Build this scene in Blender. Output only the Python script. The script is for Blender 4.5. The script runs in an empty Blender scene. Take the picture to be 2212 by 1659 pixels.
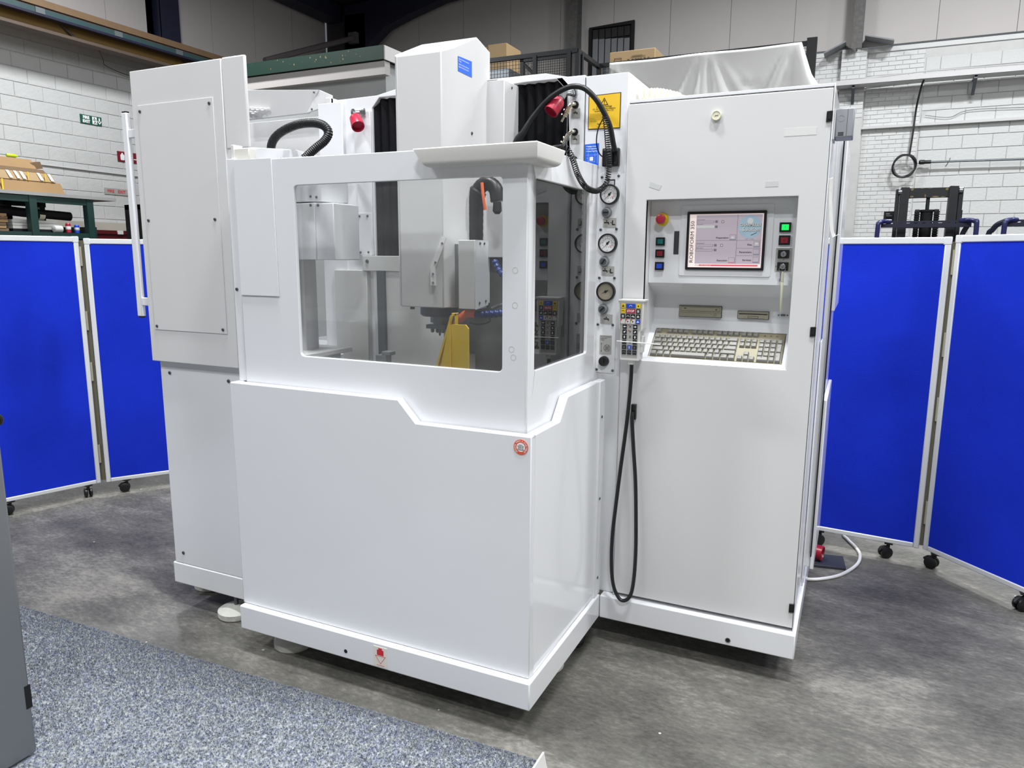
import bpy, bmesh, math, random
from mathutils import Vector, Matrix
from mathutils.geometry import tessellate_polygon

random.seed(7)
SC = bpy.context.scene
COL = SC.collection
ZF = 0.048            # height of the floor in the survey frame all z values below are given in

# ------------------------------------------------------------------ camera
cam_d = bpy.data.cameras.new('camera')
cam = bpy.data.objects.new('camera', cam_d)
COL.objects.link(cam)
yaw, pitch, roll = -0.438602639, -0.173885485, 0.005838558
fw = Vector((math.sin(yaw)*math.cos(pitch), math.cos(yaw)*math.cos(pitch), math.sin(pitch)))
rt = Vector((math.cos(yaw), -math.sin(yaw), 0))
up = rt.cross(fw)
r2 = rt*math.cos(roll) + up*math.sin(roll)
u2 = -rt*math.sin(roll) + up*math.cos(roll)
M = Matrix(((r2.x, u2.x, -fw.x), (r2.y, u2.y, -fw.y), (r2.z, u2.z, -fw.z))).to_4x4()
M.translation = Vector((0.794367, -1.829475, 1.493187-ZF))
cam.matrix_world = M
cam_d.sensor_width = 36.0
cam_d.lens = 1579.66274/2212*36
cam_d.clip_start = 0.02
cam_d.clip_end = 100
SC.camera = cam

# ------------------------------------------------------------------ world, lamps, exposure
SC.view_settings.view_transform = 'Standard'
SC.view_settings.look = 'None'
SC.view_settings.gamma = 1.0
SC.view_settings.exposure = 0.0
SC.view_settings.use_curve_mapping = False
try:
    SC.cycles.use_denoising = True
    SC.cycles.max_bounces = 10
    SC.cycles.diffuse_bounces = 5
    SC.cycles.transparent_max_bounces = 16
    SC.cycles.sample_clamp_indirect = 6
except Exception:
    pass
w = bpy.data.worlds.new('hall_air'); SC.world = w; w.use_nodes = True
w.node_tree.nodes['Background'].inputs[0].default_value = (0.85, 0.92, 1.0, 1)
w.node_tree.nodes['Background'].inputs[1].default_value = 0.15
# high-bay lamps hung in rows under the roof (all above the picture)
def lamp(x, y, z, power, size=(0.9, 0.3), col=(0.965, 0.98, 1.0)):
    l = bpy.data.lights.new('high_bay_lamp', 'AREA')
    l.shape = 'RECTANGLE'; l.size, l.size_y = size
    l.energy = power; l.color = col
    o = bpy.data.objects.new('high_bay_lamp', l); COL.objects.link(o)
    o.location = (x, y, z)
    return o
P = 0.53
for (x, y, z, e) in ((-7.6, 5.2, 6.7, 800), (-8.4, -3.0, 6.3, 330),
                  (-3.4, -3.6, 6.3, 420), (-0.9, -0.2, 6.3, 440),
                  (1.3, -0.6, 6.3, 440), (2.3, -4.6, 6.3, 430), (4.2, 1.4, 6.3, 500),
                  (3.2, 6.6, 6.6, 420), (2.4, 9.3, 7.5, 800), (-2.2, 9.4, 7.2, 370), (6.4, 9.0, 7.6, 500), (6.8, -2.0, 6.3, 360)):
    lamp(x, y, z, e*P)

# ------------------------------------------------------------------ materials
def lin(c):
    return tuple(((v/12.92) if v <= 0.04045 else ((v+0.055)/1.055)**2.4) for v in c)
MATS = {}
def mat(name, rgb, rough=0.5, metal=0.0, var=0.06, scale=6.0, bump=0.0, bscale=60.0, spec=0.5, emit=0.0, coat=0.0):
    """procedural material: a noise-broken base colour (sRGB in), optional fine relief"""
    m = bpy.data.materials.new(name); m.use_nodes = True
    nt = m.node_tree; N = nt.nodes; L = nt.links
    b = N['Principled BSDF']
    c = lin(rgb)
    tc = N.new('ShaderNodeTexCoord')
    nz = N.new('ShaderNodeTexNoise'); nz.inputs['Scale'].default_value = scale; nz.inputs['Detail'].default_value = 5
    L.new(tc.outputs['Object'], nz.inputs['Vector'])
    mx = N.new('ShaderNodeMix'); mx.data_type = 'RGBA'
    mx.inputs['A'].default_value = (c[0]*(1-var), c[1]*(1-var), c[2]*(1-var), 1)
    mx.inputs['B'].default_value = (min(1, c[0]*(1+var)), min(1, c[1]*(1+var)), min(1, c[2]*(1+var)), 1)
    L.new(nz.outputs['Fac'], mx.inputs['Factor'])
    L.new(mx.outputs['Result'], b.inputs['Base Color'])
    b.inputs['Roughness'].default_value = rough
    b.inputs['Metallic'].default_value = metal
    b.inputs['Specular IOR Level'].default_value = spec
    b.inputs['Coat Weight'].default_value = coat
    if emit:
        L.new(mx.outputs['Result'], b.inputs['Emission Color'])
        b.inputs['Emission Strength'].default_value = emit
    if bump:
        n2 = N.new('ShaderNodeTexNoise'); n2.inputs['Scale'].default_value = bscale; n2.inputs['Detail'].default_value = 4
        L.new(tc.outputs['Object'], n2.inputs['Vector'])
        bp = N.new('ShaderNodeBump'); bp.inputs['Strength'].default_value = bump; bp.inputs['Distance'].default_value = 0.01
        L.new(n2.outputs['Fac'], bp.inputs['Height']); L.new(bp.outputs['Normal'], b.inputs['Normal'])
    MATS[name] = m
    return m

W_ = mat('white_enamel', (0.90, 0.905, 0.915), 0.13, var=0.02, scale=2.5, spec=0.5)
WD = mat('grey_white_enamel', (0.845, 0.845, 0.845), 0.35, var=0.03, scale=3)
WP = mat('white_plastic', (0.86, 0.86, 0.85), 0.4, var=0.02)
CREAM = mat('cream_plastic', (0.88, 0.87, 0.77), 0.5, var=0.05)
BEIGE = mat('beige_plastic', (0.60, 0.585, 0.51), 0.5, var=0.03)
KEYG = mat('key_grey', (0.56, 0.555, 0.53), 0.5, var=0.03)
BLK = mat('black_plastic', (0.055, 0.057, 0.065), 0.42, var=0.15)
BLKM = mat('matt_black', (0.035, 0.037, 0.05), 0.8, var=0.2)
RUB = mat('black_rubber', (0.085, 0.09, 0.095), 0.38, var=0.12, scale=20)
STEEL = mat('bright_steel', (0.68, 0.69, 0.70), 0.25, metal=1.0, var=0.05)
DSTEEL = mat('dull_steel', (0.42, 0.44, 0.46), 0.4, metal=0.8, var=0.1)
NICK = mat('nickel', (0.78, 0.76, 0.70), 0.22, metal=1.0, var=0.05)
ALU = mat('brushed_aluminium', (0.86, 0.87, 0.87), 0.38, metal=0.25, var=0.04)
GREYL = mat('label_grey', (0.70, 0.70, 0.68), 0.45, metal=0.2, var=0.03)
GREYM = mat('mid_grey_plastic', (0.50, 0.51, 0.52), 0.4, var=0.05)
JB = mat('junction_box_grey', (0.60, 0.61, 0.63), 0.45, var=0.04)
RED = mat('red_plastic', (0.70, 0.16, 0.26), 0.35, var=0.05)
DRED = mat('dark_red_lens', (0.55, 0.10, 0.16), 0.3, var=0.05)
YEL = mat('yellow_plastic', (0.92, 0.80, 0.12), 0.4, var=0.05)
SIGNY = mat('sign_yellow', (0.93, 0.76, 0.18), 0.45, var=0.02)
GUARDY = mat('guard_yellow', (0.95, 0.80, 0.10), 0.4, var=0.06)
BLUEL = mat('label_blue', (0.14, 0.42, 0.92), 0.4, var=0.02)
KBLUE = mat('key_blue', (0.13, 0.30, 0.78), 0.45, var=0.03)
TEAL = mat('teal_lens', (0.05, 0.45, 0.44), 0.3, var=0.04)
GRN = mat('green_lamp', (0.05, 0.95, 0.35), 0.3, var=0.02, emit=0.9)
ORNG = mat('orange_plastic', (0.90, 0.42, 0.25), 0.4, var=0.05)
HOSEB = mat('hose_blue', (0.08, 0.20, 0.45), 0.3, var=0.06)
WTXT = mat('white_print', (0.95, 0.95, 0.95), 0.6, var=0.01)
BTXT = mat('black_print', (0.06, 0.06, 0.07), 0.6, var=0.01)
RTXT = mat('red_print', (0.80, 0.16, 0.22), 0.6, var=0.02)
ORTXT = mat('orange_red_print', (0.88, 0.34, 0.22), 0.5, var=0.02)
FOOTW = mat('chipped_white_paint', (0.80, 0.80, 0.77), 0.5, var=0.12, scale=30, bump=0.4)
TAPE = mat('old_tape', (0.855, 0.86, 0.85), 0.55, var=0.02)
TABLE = mat('ground_steel_table', (0.50, 0.50, 0.49), 0.4, metal=0.3, var=0.1)
INNER = mat('inner_grey_enamel', (0.80, 0.80, 0.79), 0.4, var=0.04)
PANBLUE = mat('blue_loop_fabric', (0.095, 0.19, 0.74), 0.95, var=0.45, scale=1.6, bump=0.35, bscale=500, spec=0.1)
SCR_BG = mat('screen_grey', (0.70, 0.66, 0.70), 0.4, var=0.01, emit=0.35)
SCR_PK = mat('screen_pale', (0.96, 0.89, 0.87), 0.4, var=0.01, emit=0.4)
SCR_DK = mat('screen_shadow', (0.47, 0.45, 0.48), 0.4, var=0.01, emit=0.25)
SCR_RD = mat('screen_red', (0.85, 0.30, 0.38), 0.4, var=0.01, emit=0.35)
SCR_BL = mat('screen_disc_blue', (0.60, 0.70, 0.76), 0.4, var=0.12, scale=30, emit=0.3)
SCR_TX = mat('screen_ink', (0.20, 0.19, 0.21), 0.5, var=0.02)
SCR_TL = mat('screen_teal', (0.22, 0.45, 0.50), 0.5, var=0.02, emit=0.2)
NAVY = mat('navy_steel', (0.085, 0.095, 0.19), 0.5, var=0.3, scale=9)
NAVYB = mat('blue_tube_paint', (0.125, 0.14, 0.34), 0.3, var=0.12)
RUSTY = mat('worn_black_steel', (0.10, 0.105, 0.12), 0.45, var=0.35, scale=14)
CHIP = mat('chipped_primer', (0.50, 0.44, 0.32), 0.7, var=0.2, scale=40)
RACKG = mat('dark_green_steel', (0.11, 0.23, 0.21), 0.5, var=0.12)
FASG = mat('green_fascia', (0.05, 0.185, 0.145), 0.5, var=0.15, scale=4)
CARD = mat('brown_card', (0.61, 0.49, 0.34), 0.8, var=0.08, scale=5)
CARD2 = mat('dark_card', (0.44, 0.35, 0.25), 0.8, var=0.12, scale=5)
CARDL = mat('pale_card', (0.67, 0.57, 0.42), 0.8, var=0.06, scale=5)
OCHRE = mat('ochre_girder_paint', (0.52, 0.40, 0.17), 0.55, var=0.14, scale=3)
BRNED = mat('brown_flange', (0.33, 0.28, 0.24), 0.6, var=0.15)
RAILG = mat('conductor_rail_green', (0.17, 0.27, 0.28), 0.5, var=0.1)
DKRAIL = mat('dark_railing', (0.10, 0.11, 0.13), 0.5, var=0.1)
EXITG = mat('exit_sign_green', (0.05, 0.33, 0.27), 0.5, var=0.03)
EXTRED = mat('extinguisher_sign_red', (0.46, 0.05, 0.11), 0.5, var=0.03)
CONC = mat('grey_blockwork', (0.66, 0.67, 0.67), 0.8, var=0.10, scale=3)
PALEC = mat('pale_cladding', (0.70, 0.685, 0.675), 0.6, var=0.05, scale=1.2)
BLOCK = mat('painted_block', (0.775, 0.78, 0.775), 0.65, var=0.05, scale=3.5, bump=0.5, bscale=25)
BRICK = mat('painted_brick', (0.80, 0.805, 0.80), 0.6, var=0.04, scale=5, bump=0.4, bscale=30)
MORT = mat('painted_mortar', (0.755, 0.755, 0.75), 0.7, var=0.10, scale=9)
ROOF = mat('dark_roof_sheet', (0.07, 0.08, 0.13), 0.8, var=0.1)
STAN = mat('mottled_steel', (0.36, 0.355, 0.35), 0.6, var=0.55, scale=22)
TARP = mat('white_tarp', (0.83, 0.83, 0.82), 0.35, var=0.04, scale=2)
GALV = mat('galvanised_tray', (0.76, 0.76, 0.76), 0.5, var=0.05)
SLAT = mat('slat_grey', (0.45, 0.46, 0.47), 0.5, var=0.08)
GREYMC = mat('grey_machine_paint', (0.60, 0.61, 0.62), 0.36, metal=0.85, var=0.08, scale=2)

# floor: worn power-floated concrete
def floor_mat():
    m = bpy.data.materials.new('worn_concrete'); m.use_nodes = True
    nt = m.node_tree; N = nt.nodes; L = nt.links; b = N['Principled BSDF']
    tc = N.new('ShaderNodeTexCoord')
    n1 = N.new('ShaderNodeTexNoise'); n1.inputs['Scale'].default_value = 1.1; n1.inputs['Detail'].default_value = 7; n1.inputs['Roughness'].default_value = 0.62
    L.new(tc.outputs['Object'], n1.inputs['Vector'])
    mp = N.new('ShaderNodeMapping'); mp.inputs['Scale'].default_value = (2.4, 5.0, 1); mp.inputs['Rotation'].default_value = (0, 0, 0.5)
    L.new(tc.outputs['Object'], mp.inputs['Vector'])
    n2 = N.new('ShaderNodeTexNoise'); n2.inputs['Scale'].default_value = 1.6; n2.inputs['Detail'].default_value = 8; n2.inputs['Roughness'].default_value = 0.7
    L.new(mp.outputs['Vector'], n2.inputs['Vector'])
    n3 = N.new('ShaderNodeTexNoise'); n3.inputs['Scale'].default_value = 14; n3.inputs['Detail'].default_value = 6; n3.inputs['Roughness'].default_value = 0.75
    L.new(mp.outputs['Vector'], n3.inputs['Vector'])
    a = N.new('ShaderNodeMath'); a.operation = 'MULTIPLY_ADD'; a.inputs[1].default_value = 0.45; a.inputs[2].default_value = 0.0
    L.new(n1.outputs['Fac'], a.inputs[0])
    c = N.new('ShaderNodeMath'); c.operation = 'MULTIPLY_ADD'; c.inputs[1].default_value = 0.30
    L.new(n2.outputs['Fac'], c.inputs[0]); L.new(a.outputs[0], c.inputs[2])
    d = N.new('ShaderNodeMath'); d.operation = 'MULTIPLY_ADD'; d.inputs[1].default_value = 0.30
    L.new(n3.outputs['Fac'], d.inputs[0]); L.new(c.outputs[0], d.inputs[2])
    cr = N.new('ShaderNodeValToRGB')
    e = cr.color_ramp.elements
    e[0].position = 0.43; e[0].color = (*lin((0.275, 0.27, 0.255)), 1)
    e[1].position = 0.63; e[1].color = (*lin((0.545, 0.535, 0.505)), 1)
    k = e.new(0.53); k.color = (*lin((0.385, 0.38, 0.36)), 1)
    L.new(d.outputs[0], cr.inputs['Fac'])
    # sparse pale specks (scattered chippings)
    v = N.new('ShaderNodeTexVoronoi'); v.inputs['Scale'].default_value = 5.5
    L.new(tc.outputs['Object'], v.inputs['Vector'])
    lt = N.new('ShaderNodeMath'); lt.operation = 'LESS_THAN'; lt.inputs[1].default_value = 0.028
    L.new(v.outputs['Distance'], lt.inputs[0])
    mx = N.new('ShaderNodeMix'); mx.data_type = 'RGBA'; mx.inputs['B'].default_value = (0.55, 0.55, 0.53, 1)
    L.new(lt.outputs[0], mx.inputs['Factor']); L.new(cr.outputs['Color'], mx.inputs['A'])
    L.new(mx.outputs['Result'], b.inputs['Base Color'])
    b.inputs['Roughness'].default_value = 0.55
    b.inputs['Specular IOR Level'].default_value = 0.35
    bp = N.new('ShaderNodeBump'); bp.inputs['Strength'].default_value = 0.15; bp.inputs['Distance'].default_value = 0.01
    L.new(n3.outputs['Fac'], bp.inputs['Height']); L.new(bp.outputs['Normal'], b.inputs['Normal'])
    return m
def carpet_mat():
    m = bpy.data.materials.new('flecked_carpet'); m.use_nodes = True
    nt = m.node_tree; N = nt.nodes; L = nt.links; b = N['Principled BSDF']
    tc = N.new('ShaderNodeTexCoord')
    n1 = N.new('ShaderNodeTexNoise'); n1.inputs['Scale'].default_value = 105; n1.inputs['Detail'].default_value = 4; n1.inputs['Roughness'].default_value = 0.7
    n2 = N.new('ShaderNodeTexNoise'); n2.inputs['Scale'].default_value = 55; n2.inputs['Detail'].default_value = 2
    n3 = N.new('ShaderNodeTexNoise'); n3.inputs['Scale'].default_value = 5; n3.inputs['Detail'].default_value = 3
    for n in (n1, n2, n3): L.new(tc.outputs['Object'], n.inputs['Vector'])
    cr = N.new('ShaderNodeValToRGB'); e = cr.color_ramp.elements
    e[0].position = 0.36; e[0].color = (*lin((0.37, 0.395, 0.45)), 1)
    e[1].position = 0.66; e[1].color = (*lin((0.78, 0.80, 0.80)), 1)
    k = e.new(0.50); k.color = (*lin((0.56, 0.585, 0.615)), 1)
    L.new(n1.outputs['Fac'], cr.inputs['Fac'])
    cr2 = N.new('ShaderNodeValToRGB'); e = cr2.color_ramp.elements
    e[0].position = 0.35; e[0].color = (*lin((0.46, 0.50, 0.66)), 1)
    e[1].position = 0.62; e[1].color = (*lin((0.68, 0.69, 0.66)), 1)
    L.new(n2.outputs['Fac'], cr2.inputs['Fac'])
    mx = N.new('ShaderNodeMix'); mx.data_type = 'RGBA'; mx.inputs['Factor'].default_value = 0.25
    L.new(cr.outputs['Color'], mx.inputs['A']); L.new(cr2.outputs['Color'], mx.inputs['B'])
    L.new(mx.outputs['Result'], b.inputs['Base Color'])
    b.inputs['Roughness'].default_value = 1.0; b.inputs['Specular IOR Level'].default_value = 0.05
    bp = N.new('ShaderNodeBump'); bp.inputs['Strength'].default_value = 0.7; bp.inputs['Distance'].default_value = 0.012
    L.new(n1.outputs['Fac'], bp.inputs['Height']); L.new(bp.outputs['Normal'], b.inputs['Normal'])
    return m
def glass_mat(name, tint, ior=1.5, haze=0.05):
    """clear acrylic sheet: tinted pass-through plus a mirror-sharp surface by Fresnel"""
    m = bpy.data.materials.new(name); m.use_nodes = True
    nt = m.node_tree; N = nt.nodes; L = nt.links
    N.remove(N['Principled BSDF'])
    out = N['Material Output']
    tr = N.new('ShaderNodeBsdfTransparent'); tr.inputs['Color'].default_value = (*tint, 1)
    gl = N.new('ShaderNodeBsdfGlossy'); gl.inputs['Roughness'].default_value = 0.01
    fr = N.new('ShaderNodeFresnel'); fr.inputs['IOR'].default_value = ior
    mx = N.new('ShaderNodeMixShader')
    df = N.new('ShaderNodeBsdfDiffuse'); df.inputs['Color'].default_value = (0.85, 0.87, 0.88, 1)   # dried splashes and fine scratches
    nz = N.new('ShaderNodeTexNoise'); nz.inputs['Scale'].default_value = 7; nz.inputs['Detail'].default_value = 6
    ml = N.new('ShaderNodeMath'); ml.operation = 'MULTIPLY'; ml.inputs[1].default_value = haze*2
    L.new(nz.outputs['Fac'], ml.inputs[0])
    hz = N.new('ShaderNodeMixShader'); L.new(ml.outputs[0], hz.inputs[0]); L.new(tr.outputs[0], hz.inputs[1]); L.new(df.outputs[0], hz.inputs[2])
    L.new(fr.outputs[0], mx.inputs[0]); L.new(hz.outputs[0], mx.inputs[1]); L.new(gl.outputs[0], mx.inputs[2])
    L.new(mx.outputs[0], out.inputs['Surface'])
    return m
FLOORM = floor_mat(); CARPETM = carpet_mat()
GLASS = glass_mat('clear_acrylic', (0.97, 0.975, 0.97), 1.42, 0.05)
SGLASS = glass_mat('smoked_acrylic', (0.66, 0.66, 0.64), 1.6, 0.02)

# ------------------------------------------------------------------ mesh builder
def org(o):
    """world translation of a thing (things are only moved, unless built local)"""
    v = Vector((0, 0, 0))
    while o:
        v += o.location; o = o.parent
    return v
class MB:
    def __init__(s): s.v = []; s.f = []; s.mi = []; s.m = 0
    def add(s, vs, fs):
        b = len(s.v); s.v += [tuple(v) for v in vs]
        for f in fs: s.f.append([b+i for i in f]); s.mi.append(s.m)
        return s
    def box(s, x0, x1, y0, y1, z0, z1):
        return s.add([(x0,y0,z0),(x1,y0,z0),(x1,y1,z0),(x0,y1,z0),(x0,y0,z1),(x1,y0,z1),(x1,y1,z1),(x0,y1,z1)],
                     [(0,3,2,1),(4,5,6,7),(0,1,5,4),(1,2,6,5),(2,3,7,6),(3,0,4,7)])
    def hexa(s, p):   # eight corners, bottom four then top four
        return s.add(p, [(0,3,2,1),(4,5,6,7),(0,1,5,4),(1,2,6,5),(2,3,7,6),(3,0,4,7)])
    def quad(s, *p): return s.add(p, [tuple(range(len(p)))])
    def plate(s, outer, holes, frame, c0, c1):
        """flat plate with holes: 2-D loops, frame(a,b,c)->xyz, between c0 and c1"""
        loops = [outer]+list(holes)
        tri = tessellate_polygon([[Vector((a, b, 0)) for a, b in l] for l in loops])
        pts = [p for l in loops for p in l]; n = len(pts)
        fs = [tuple(t) for t in tri]+[tuple(n+i for i in reversed(t)) for t in tri]
        k = 0
        for l in loops:
            m = len(l)
            for i in range(m):
                j = (i+1) % m; fs.append((k+i, k+j, n+k+j, n+k+i))
            k += m
        return s.add([frame(a, b, c0) for a, b in pts]+[frame(a, b, c1) for a, b in pts], fs)
    def tube(s, path, r, seg=10, cap=True):
        P = [Vector(p) for p in path]; n = len(P)
        R = r if isinstance(r, (list, tuple)) else [r]*n
        t0 = (P[1]-P[0]).normalized()
        a = t0.orthogonal().normalized(); vs = []; fs = []
        for i in range(n):
            t = (P[min(i+1, n-1)]-P[max(i-1, 0)]).normalized()
            a = (a - t*a.dot(t)).normalized(); b = t.cross(a)
            for k in range(seg):
                q = 2*math.pi*k/seg
                vs.append(P[i]+(a*math.cos(q)+b*math.sin(q))*R[i])
        for i in range(n-1):
            for k in range(seg):
                l = (k+1) % seg
                fs.append((i*seg+k, i*seg+l, (i+1)*seg+l, (i+1)*seg+k))
        if cap: fs.append(tuple(reversed(range(seg)))); fs.append(tuple((n-1)*seg+k for k in range(seg)))
        return s.add(vs, fs)
    def cyl(s, p0, p1, r, r2=None, seg=16): return s.tube([p0, p1], [r, r if r2 is None else r2], seg)
    def lathe(s, prof, base, axis, seg=20):
        """prof: (distance along axis, radius)"""
        ax = Vector(axis).normalized(); B = Vector(base)
        return s.tube_prof([B+ax*d for d, r in prof], [max(r, 1e-4) for d, r in prof], ax, seg)
    def tube_prof(s, P, R, ax, seg):
        a = ax.orthogonal().normalized(); b = ax.cross(a); n = len(P); vs = []; fs = []
        for i in range(n):
            for k in range(seg):
                q = 2*math.pi*k/seg; vs.append(P[i]+(a*math.cos(q)+b*math.sin(q))*R[i])
        for i in range(n-1):
            for k in range(seg):
                l = (k+1) % seg; fs.append((i*seg+k, i*seg+l, (i+1)*seg+l, (i+1)*seg+k))
        fs.append(tuple(reversed(range(seg)))); fs.append(tuple((n-1)*seg+k for k in range(seg)))
        return s.add(vs, fs)
    def text(s, body, size, o, xd, yd, bold=0.0, sx=1.0, align='CENTER'):
        """flat lettering: origin o, reading direction xd, up direction yd"""
        cu = bpy.data.curves.new('t', 'FONT'); cu.body = body; cu.size = size; cu.align_x = align; cu.align_y = 'CENTER'
        cu.resolution_u = 2; cu.offset = bold
        ob = bpy.data.objects.new('t', cu)
        me = bpy.data.meshes.new_from_object(ob)
        o, xd, yd = Vector(o), Vector(xd), Vector(yd)
        s.add([o+xd*(v.co.x*sx)+yd*v.co.y for v in me.vertices], [tuple(p.vertices) for p in me.polygons])
        bpy.data.objects.remove(ob); bpy.data.curves.remove(cu); bpy.data.meshes.remove(me)
        return s
    def build(s, name, mats, parent=None, bevel=0.0, seg=2, local=False, smooth=35, loc=None):
        mats = mats if isinstance(mats, (list, tuple)) else [mats]
        me = bpy.data.meshes.new(name)
        o0 = Vector((0, 0, 0)) if local else Vector((0, 0, ZF)) + (org(parent) if parent else Vector((0, 0, 0)))
        base = Vector((0, 0, 0))
        if loc is not None: base = Vector(loc)
        me.from_pydata([tuple(Vector(v)-o0-base) for v in s.v], [], s.f)
        for i, p in enumerate(me.polygons): p.material_index = s.mi[i]
        for m in mats: me.materials.append(m)
        bm = bmesh.new(); bm.from_mesh(me)
        bmesh.ops.remove_doubles(bm, verts=bm.verts, dist=1e-6)
        bmesh.ops.recalc_face_normals(bm, faces=bm.faces)
        bm.to_mesh(me); bm.free()
        if smooth:
            me.polygons.foreach_set('use_smooth', [True]*len(me.polygons))
            me.set_sharp_from_angle(angle=math.radians(smooth))
        o = bpy.data.objects.new(name, me); COL.objects.link(o)
        if parent: o.parent = parent
        o.location = base
        if bevel:
            b = o.modifiers.new('bevel', 'BEVEL'); b.width = bevel; b.segments = seg; b.limit_method = 'ANGLE'; b.angle_limit = math.radians(40)
            b.harden_normals = False
        return o
def copy_as(o, parent, loc, rot=None, scale=None):
    c = o.copy(); COL.objects.link(c); c.parent = parent; c.location = loc
    if rot is not None: c.rotation_euler = rot
    if scale is not None: c.scale = scale
    return c
def thing(name, label, cat, loc=(0, 0, ZF), rz=0.0, group=None):
    o = bpy.data.objects.new(name, None); COL.objects.link(o); o.empty_display_size = 0.1
    o.location = Vector(loc)-Vector((0, 0, ZF)); o.rotation_euler = (0, 0, rz)
    return tag(o, label, cat, group)
def tag(o, label, cat, group=None):
    o['label'] = label; o['category'] = cat
    if group: o['group'] = group
    return o
def struct(o):
    o['kind'] = 'structure'; return o
def stuff(o):
    o['kind'] = 'stuff'; return o
def rrect(x0, x1, z0, z1, r, n=5):
    out = []
    for cx, cz, a0 in ((x1-r, z1-r, 0), (x0+r, z1-r, 90), (x0+r, z0+r, 180), (x1-r, z0+r, 270)):
        for i in range(n+1):
            a = math.radians(a0+90*i/n); out.append((cx+r*math.cos(a), cz+r*math.sin(a)))
    return out
XZ = lambda y: (lambda a, b, c: (a, y+c, b))        # front-facing plates
YZ = lambda x: (lambda a, b, c: (x+c, a, b))        # side-facing plates
XY = lambda z: (lambda a, b, c: (a, b, z+c))
def spline(pts, n=8):
    """Catmull-Rom through points"""
    P = [Vector(p) for p in pts]; P = [P[0]*2-P[1]]+P+[P[-1]*2-P[-2]]; out = []
    for i in range(1, len(P)-2):
        for k in range(n):
            t = k/n; a, b, c, d = P[i-1], P[i], P[i+1], P[i+2]
            out.append(0.5*((2*b)+(c-a)*t+(2*a-5*b+4*c-d)*t*t+(3*b-a-3*c+d)*t**3))
    out.append(P[-2]); return out
def circ(cx, cz, r, n=20): return [(cx+r*math.cos(2*math.pi*i/n), cz+r*math.sin(2*math.pi*i/n)) for i in range(n)]
# a shared domed screw head (faces -y); side ones are turned
_s = MB(); _s.lathe([(0, 0.0062), (0.002, 0.006), (0.0035, 0.004), (0.0036, 0.0024), (0.002, 0.0022)], (0, 0, 0), (0, -1, 0), 10)
SCREW_ME = None
def screws(parent, pts, ry=None, mat_=None, size=1.0):
    """individual screw heads, sharing one mesh"""
    global SCREW_ME
    for p in pts:
        loc = Vector(p)-Vector((0, 0, ZF))-org(parent)
        if SCREW_ME is None:
            o = _s.build('screw', DSTEEL, parent, local=True); SCREW_ME = o.data
        else:
            o = bpy.data.objects.new('screw', SCREW_ME); COL.objects.link(o); o.parent = parent
        o.location = loc
        if ry == 'x': o.rotation_euler = (0, 0, math.pi/2)
        elif ry == 'z': o.rotation_euler = (-math.pi/2, 0, 0)
        o.scale = (size,)*3

# ================================================================== THE HALL
fl = MB(); fl.quad((-11.4, -9, ZF), (9, -9, ZF), (9, 13.7, ZF), (-11.4, 13.7, ZF))
floor = struct(fl.build('floor', FLOORM))

def masonry(parent, name, mtl, frame, a_rng, z_rng, L, H, gap, thick, proto=None, off=0.0, limit=300, jitter=0.004, skip=None):
    """courses of single blocks or bricks sharing one mesh, laid in stretcher bond"""
    if proto is None:
        m = MB(); h, k, e = (L-gap)/2, (H-gap)/2, min(0.006, H*0.08)
        O_ = Vector(frame(0, 0, 0)); f = lambda *q: Vector(frame(*q))-O_
        m.add([f(-h, -k, 0), f(h, -k, 0), f(h, k, 0), f(-h, k, 0),
               f(-h+e, -k+e, -thick), f(h-e, -k+e, -thick), f(h-e, k-e, -thick), f(-h+e, k-e, -thick)],
              [(4,5,6,7),(0,1,5,4),(1,2,6,5),(2,3,7,6),(3,0,4,7)])
        proto = m
    n = 0; me = None; row = 0; z = z_rng[0]
    rest = MB()
    while z+H <= z_rng[1]+1e-6:
        a = a_rng[0] + (L/2 if row % 2 else 0)
        if row % 2: pieces = [(a_rng[0]+L/4, 0.5)]
        else: pieces = []
        while a+L <= a_rng[1]+1e-6:
            pieces.append((a+L/2, 1.0)); a += L
        if a < a_rng[1]-0.06: pieces.append(((a+a_rng[1])/2, (a_rng[1]-a)/L))
        for c, s in pieces:
            if skip and skip(c, z+H/2): continue
            j = random.uniform(-jitter, jitter)*0.5
            p = frame(c, z+H/2, j)
            if n < limit:
                if me is None:
                    o = proto.build(name, mtl, parent, local=True, smooth=0); me = o.data
                else:
                    o = bpy.data.objects.new(name, me); COL.objects.link(o); o.parent = parent
                o.location = Vector(p)-Vector((0, 0, ZF))
                q = frame(1, 0, 0)
                o.scale = (s if abs(q[0]-frame(0, 0, 0)[0]) > .5 else 1, s if abs(q[1]-frame(0, 0, 0)[1]) > .5 else 1, 1)
            else:
                for v in range(1):
                    b = len(rest.v); rest.add([Vector((x*(s if abs(frame(1,0,0)[0]-frame(0,0,0)[0]) > .5 else 1), y, zz))+Vector(p) for x, y, zz in proto.v], proto.f)
            n += 1
        z += H; row += 1
    if rest.v: stuff(rest.build(name+'_courses', mtl, parent, smooth=0))
    return proto

# left wall: painted blockwork, pale cladding above the girder
wl = MB(); wl.box(-11.5, -11.3, -9, 13.8, ZF, 5.02); wall_left = struct(wl.build('wall_left', MORT))
masonry(wall_left, 'block', BLOCK, lambda a, b, c: (-11.296-c, a, b), (3.9, 9.4), (1.63, 5.0), 0.45, 0.225, 0.007, 0.005)
def cladding(wall, frame, joints, z0, z1):
    for a, b in zip(joints[:-1], joints[1:]):
        m = MB(); m.plate([(a+.004, z0), (b-.004, z0), (b-.004, z1), (a+.004, z1)], [], frame, 0, 0.04)
        m.build('cladding_panel', PALEC, wall, smooth=0)
cladding(wall_left, lambda a, b, c: (-11.32+c, a, b), [-9+1.17*i for i in range(20)], 5.03, 7.4)
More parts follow.
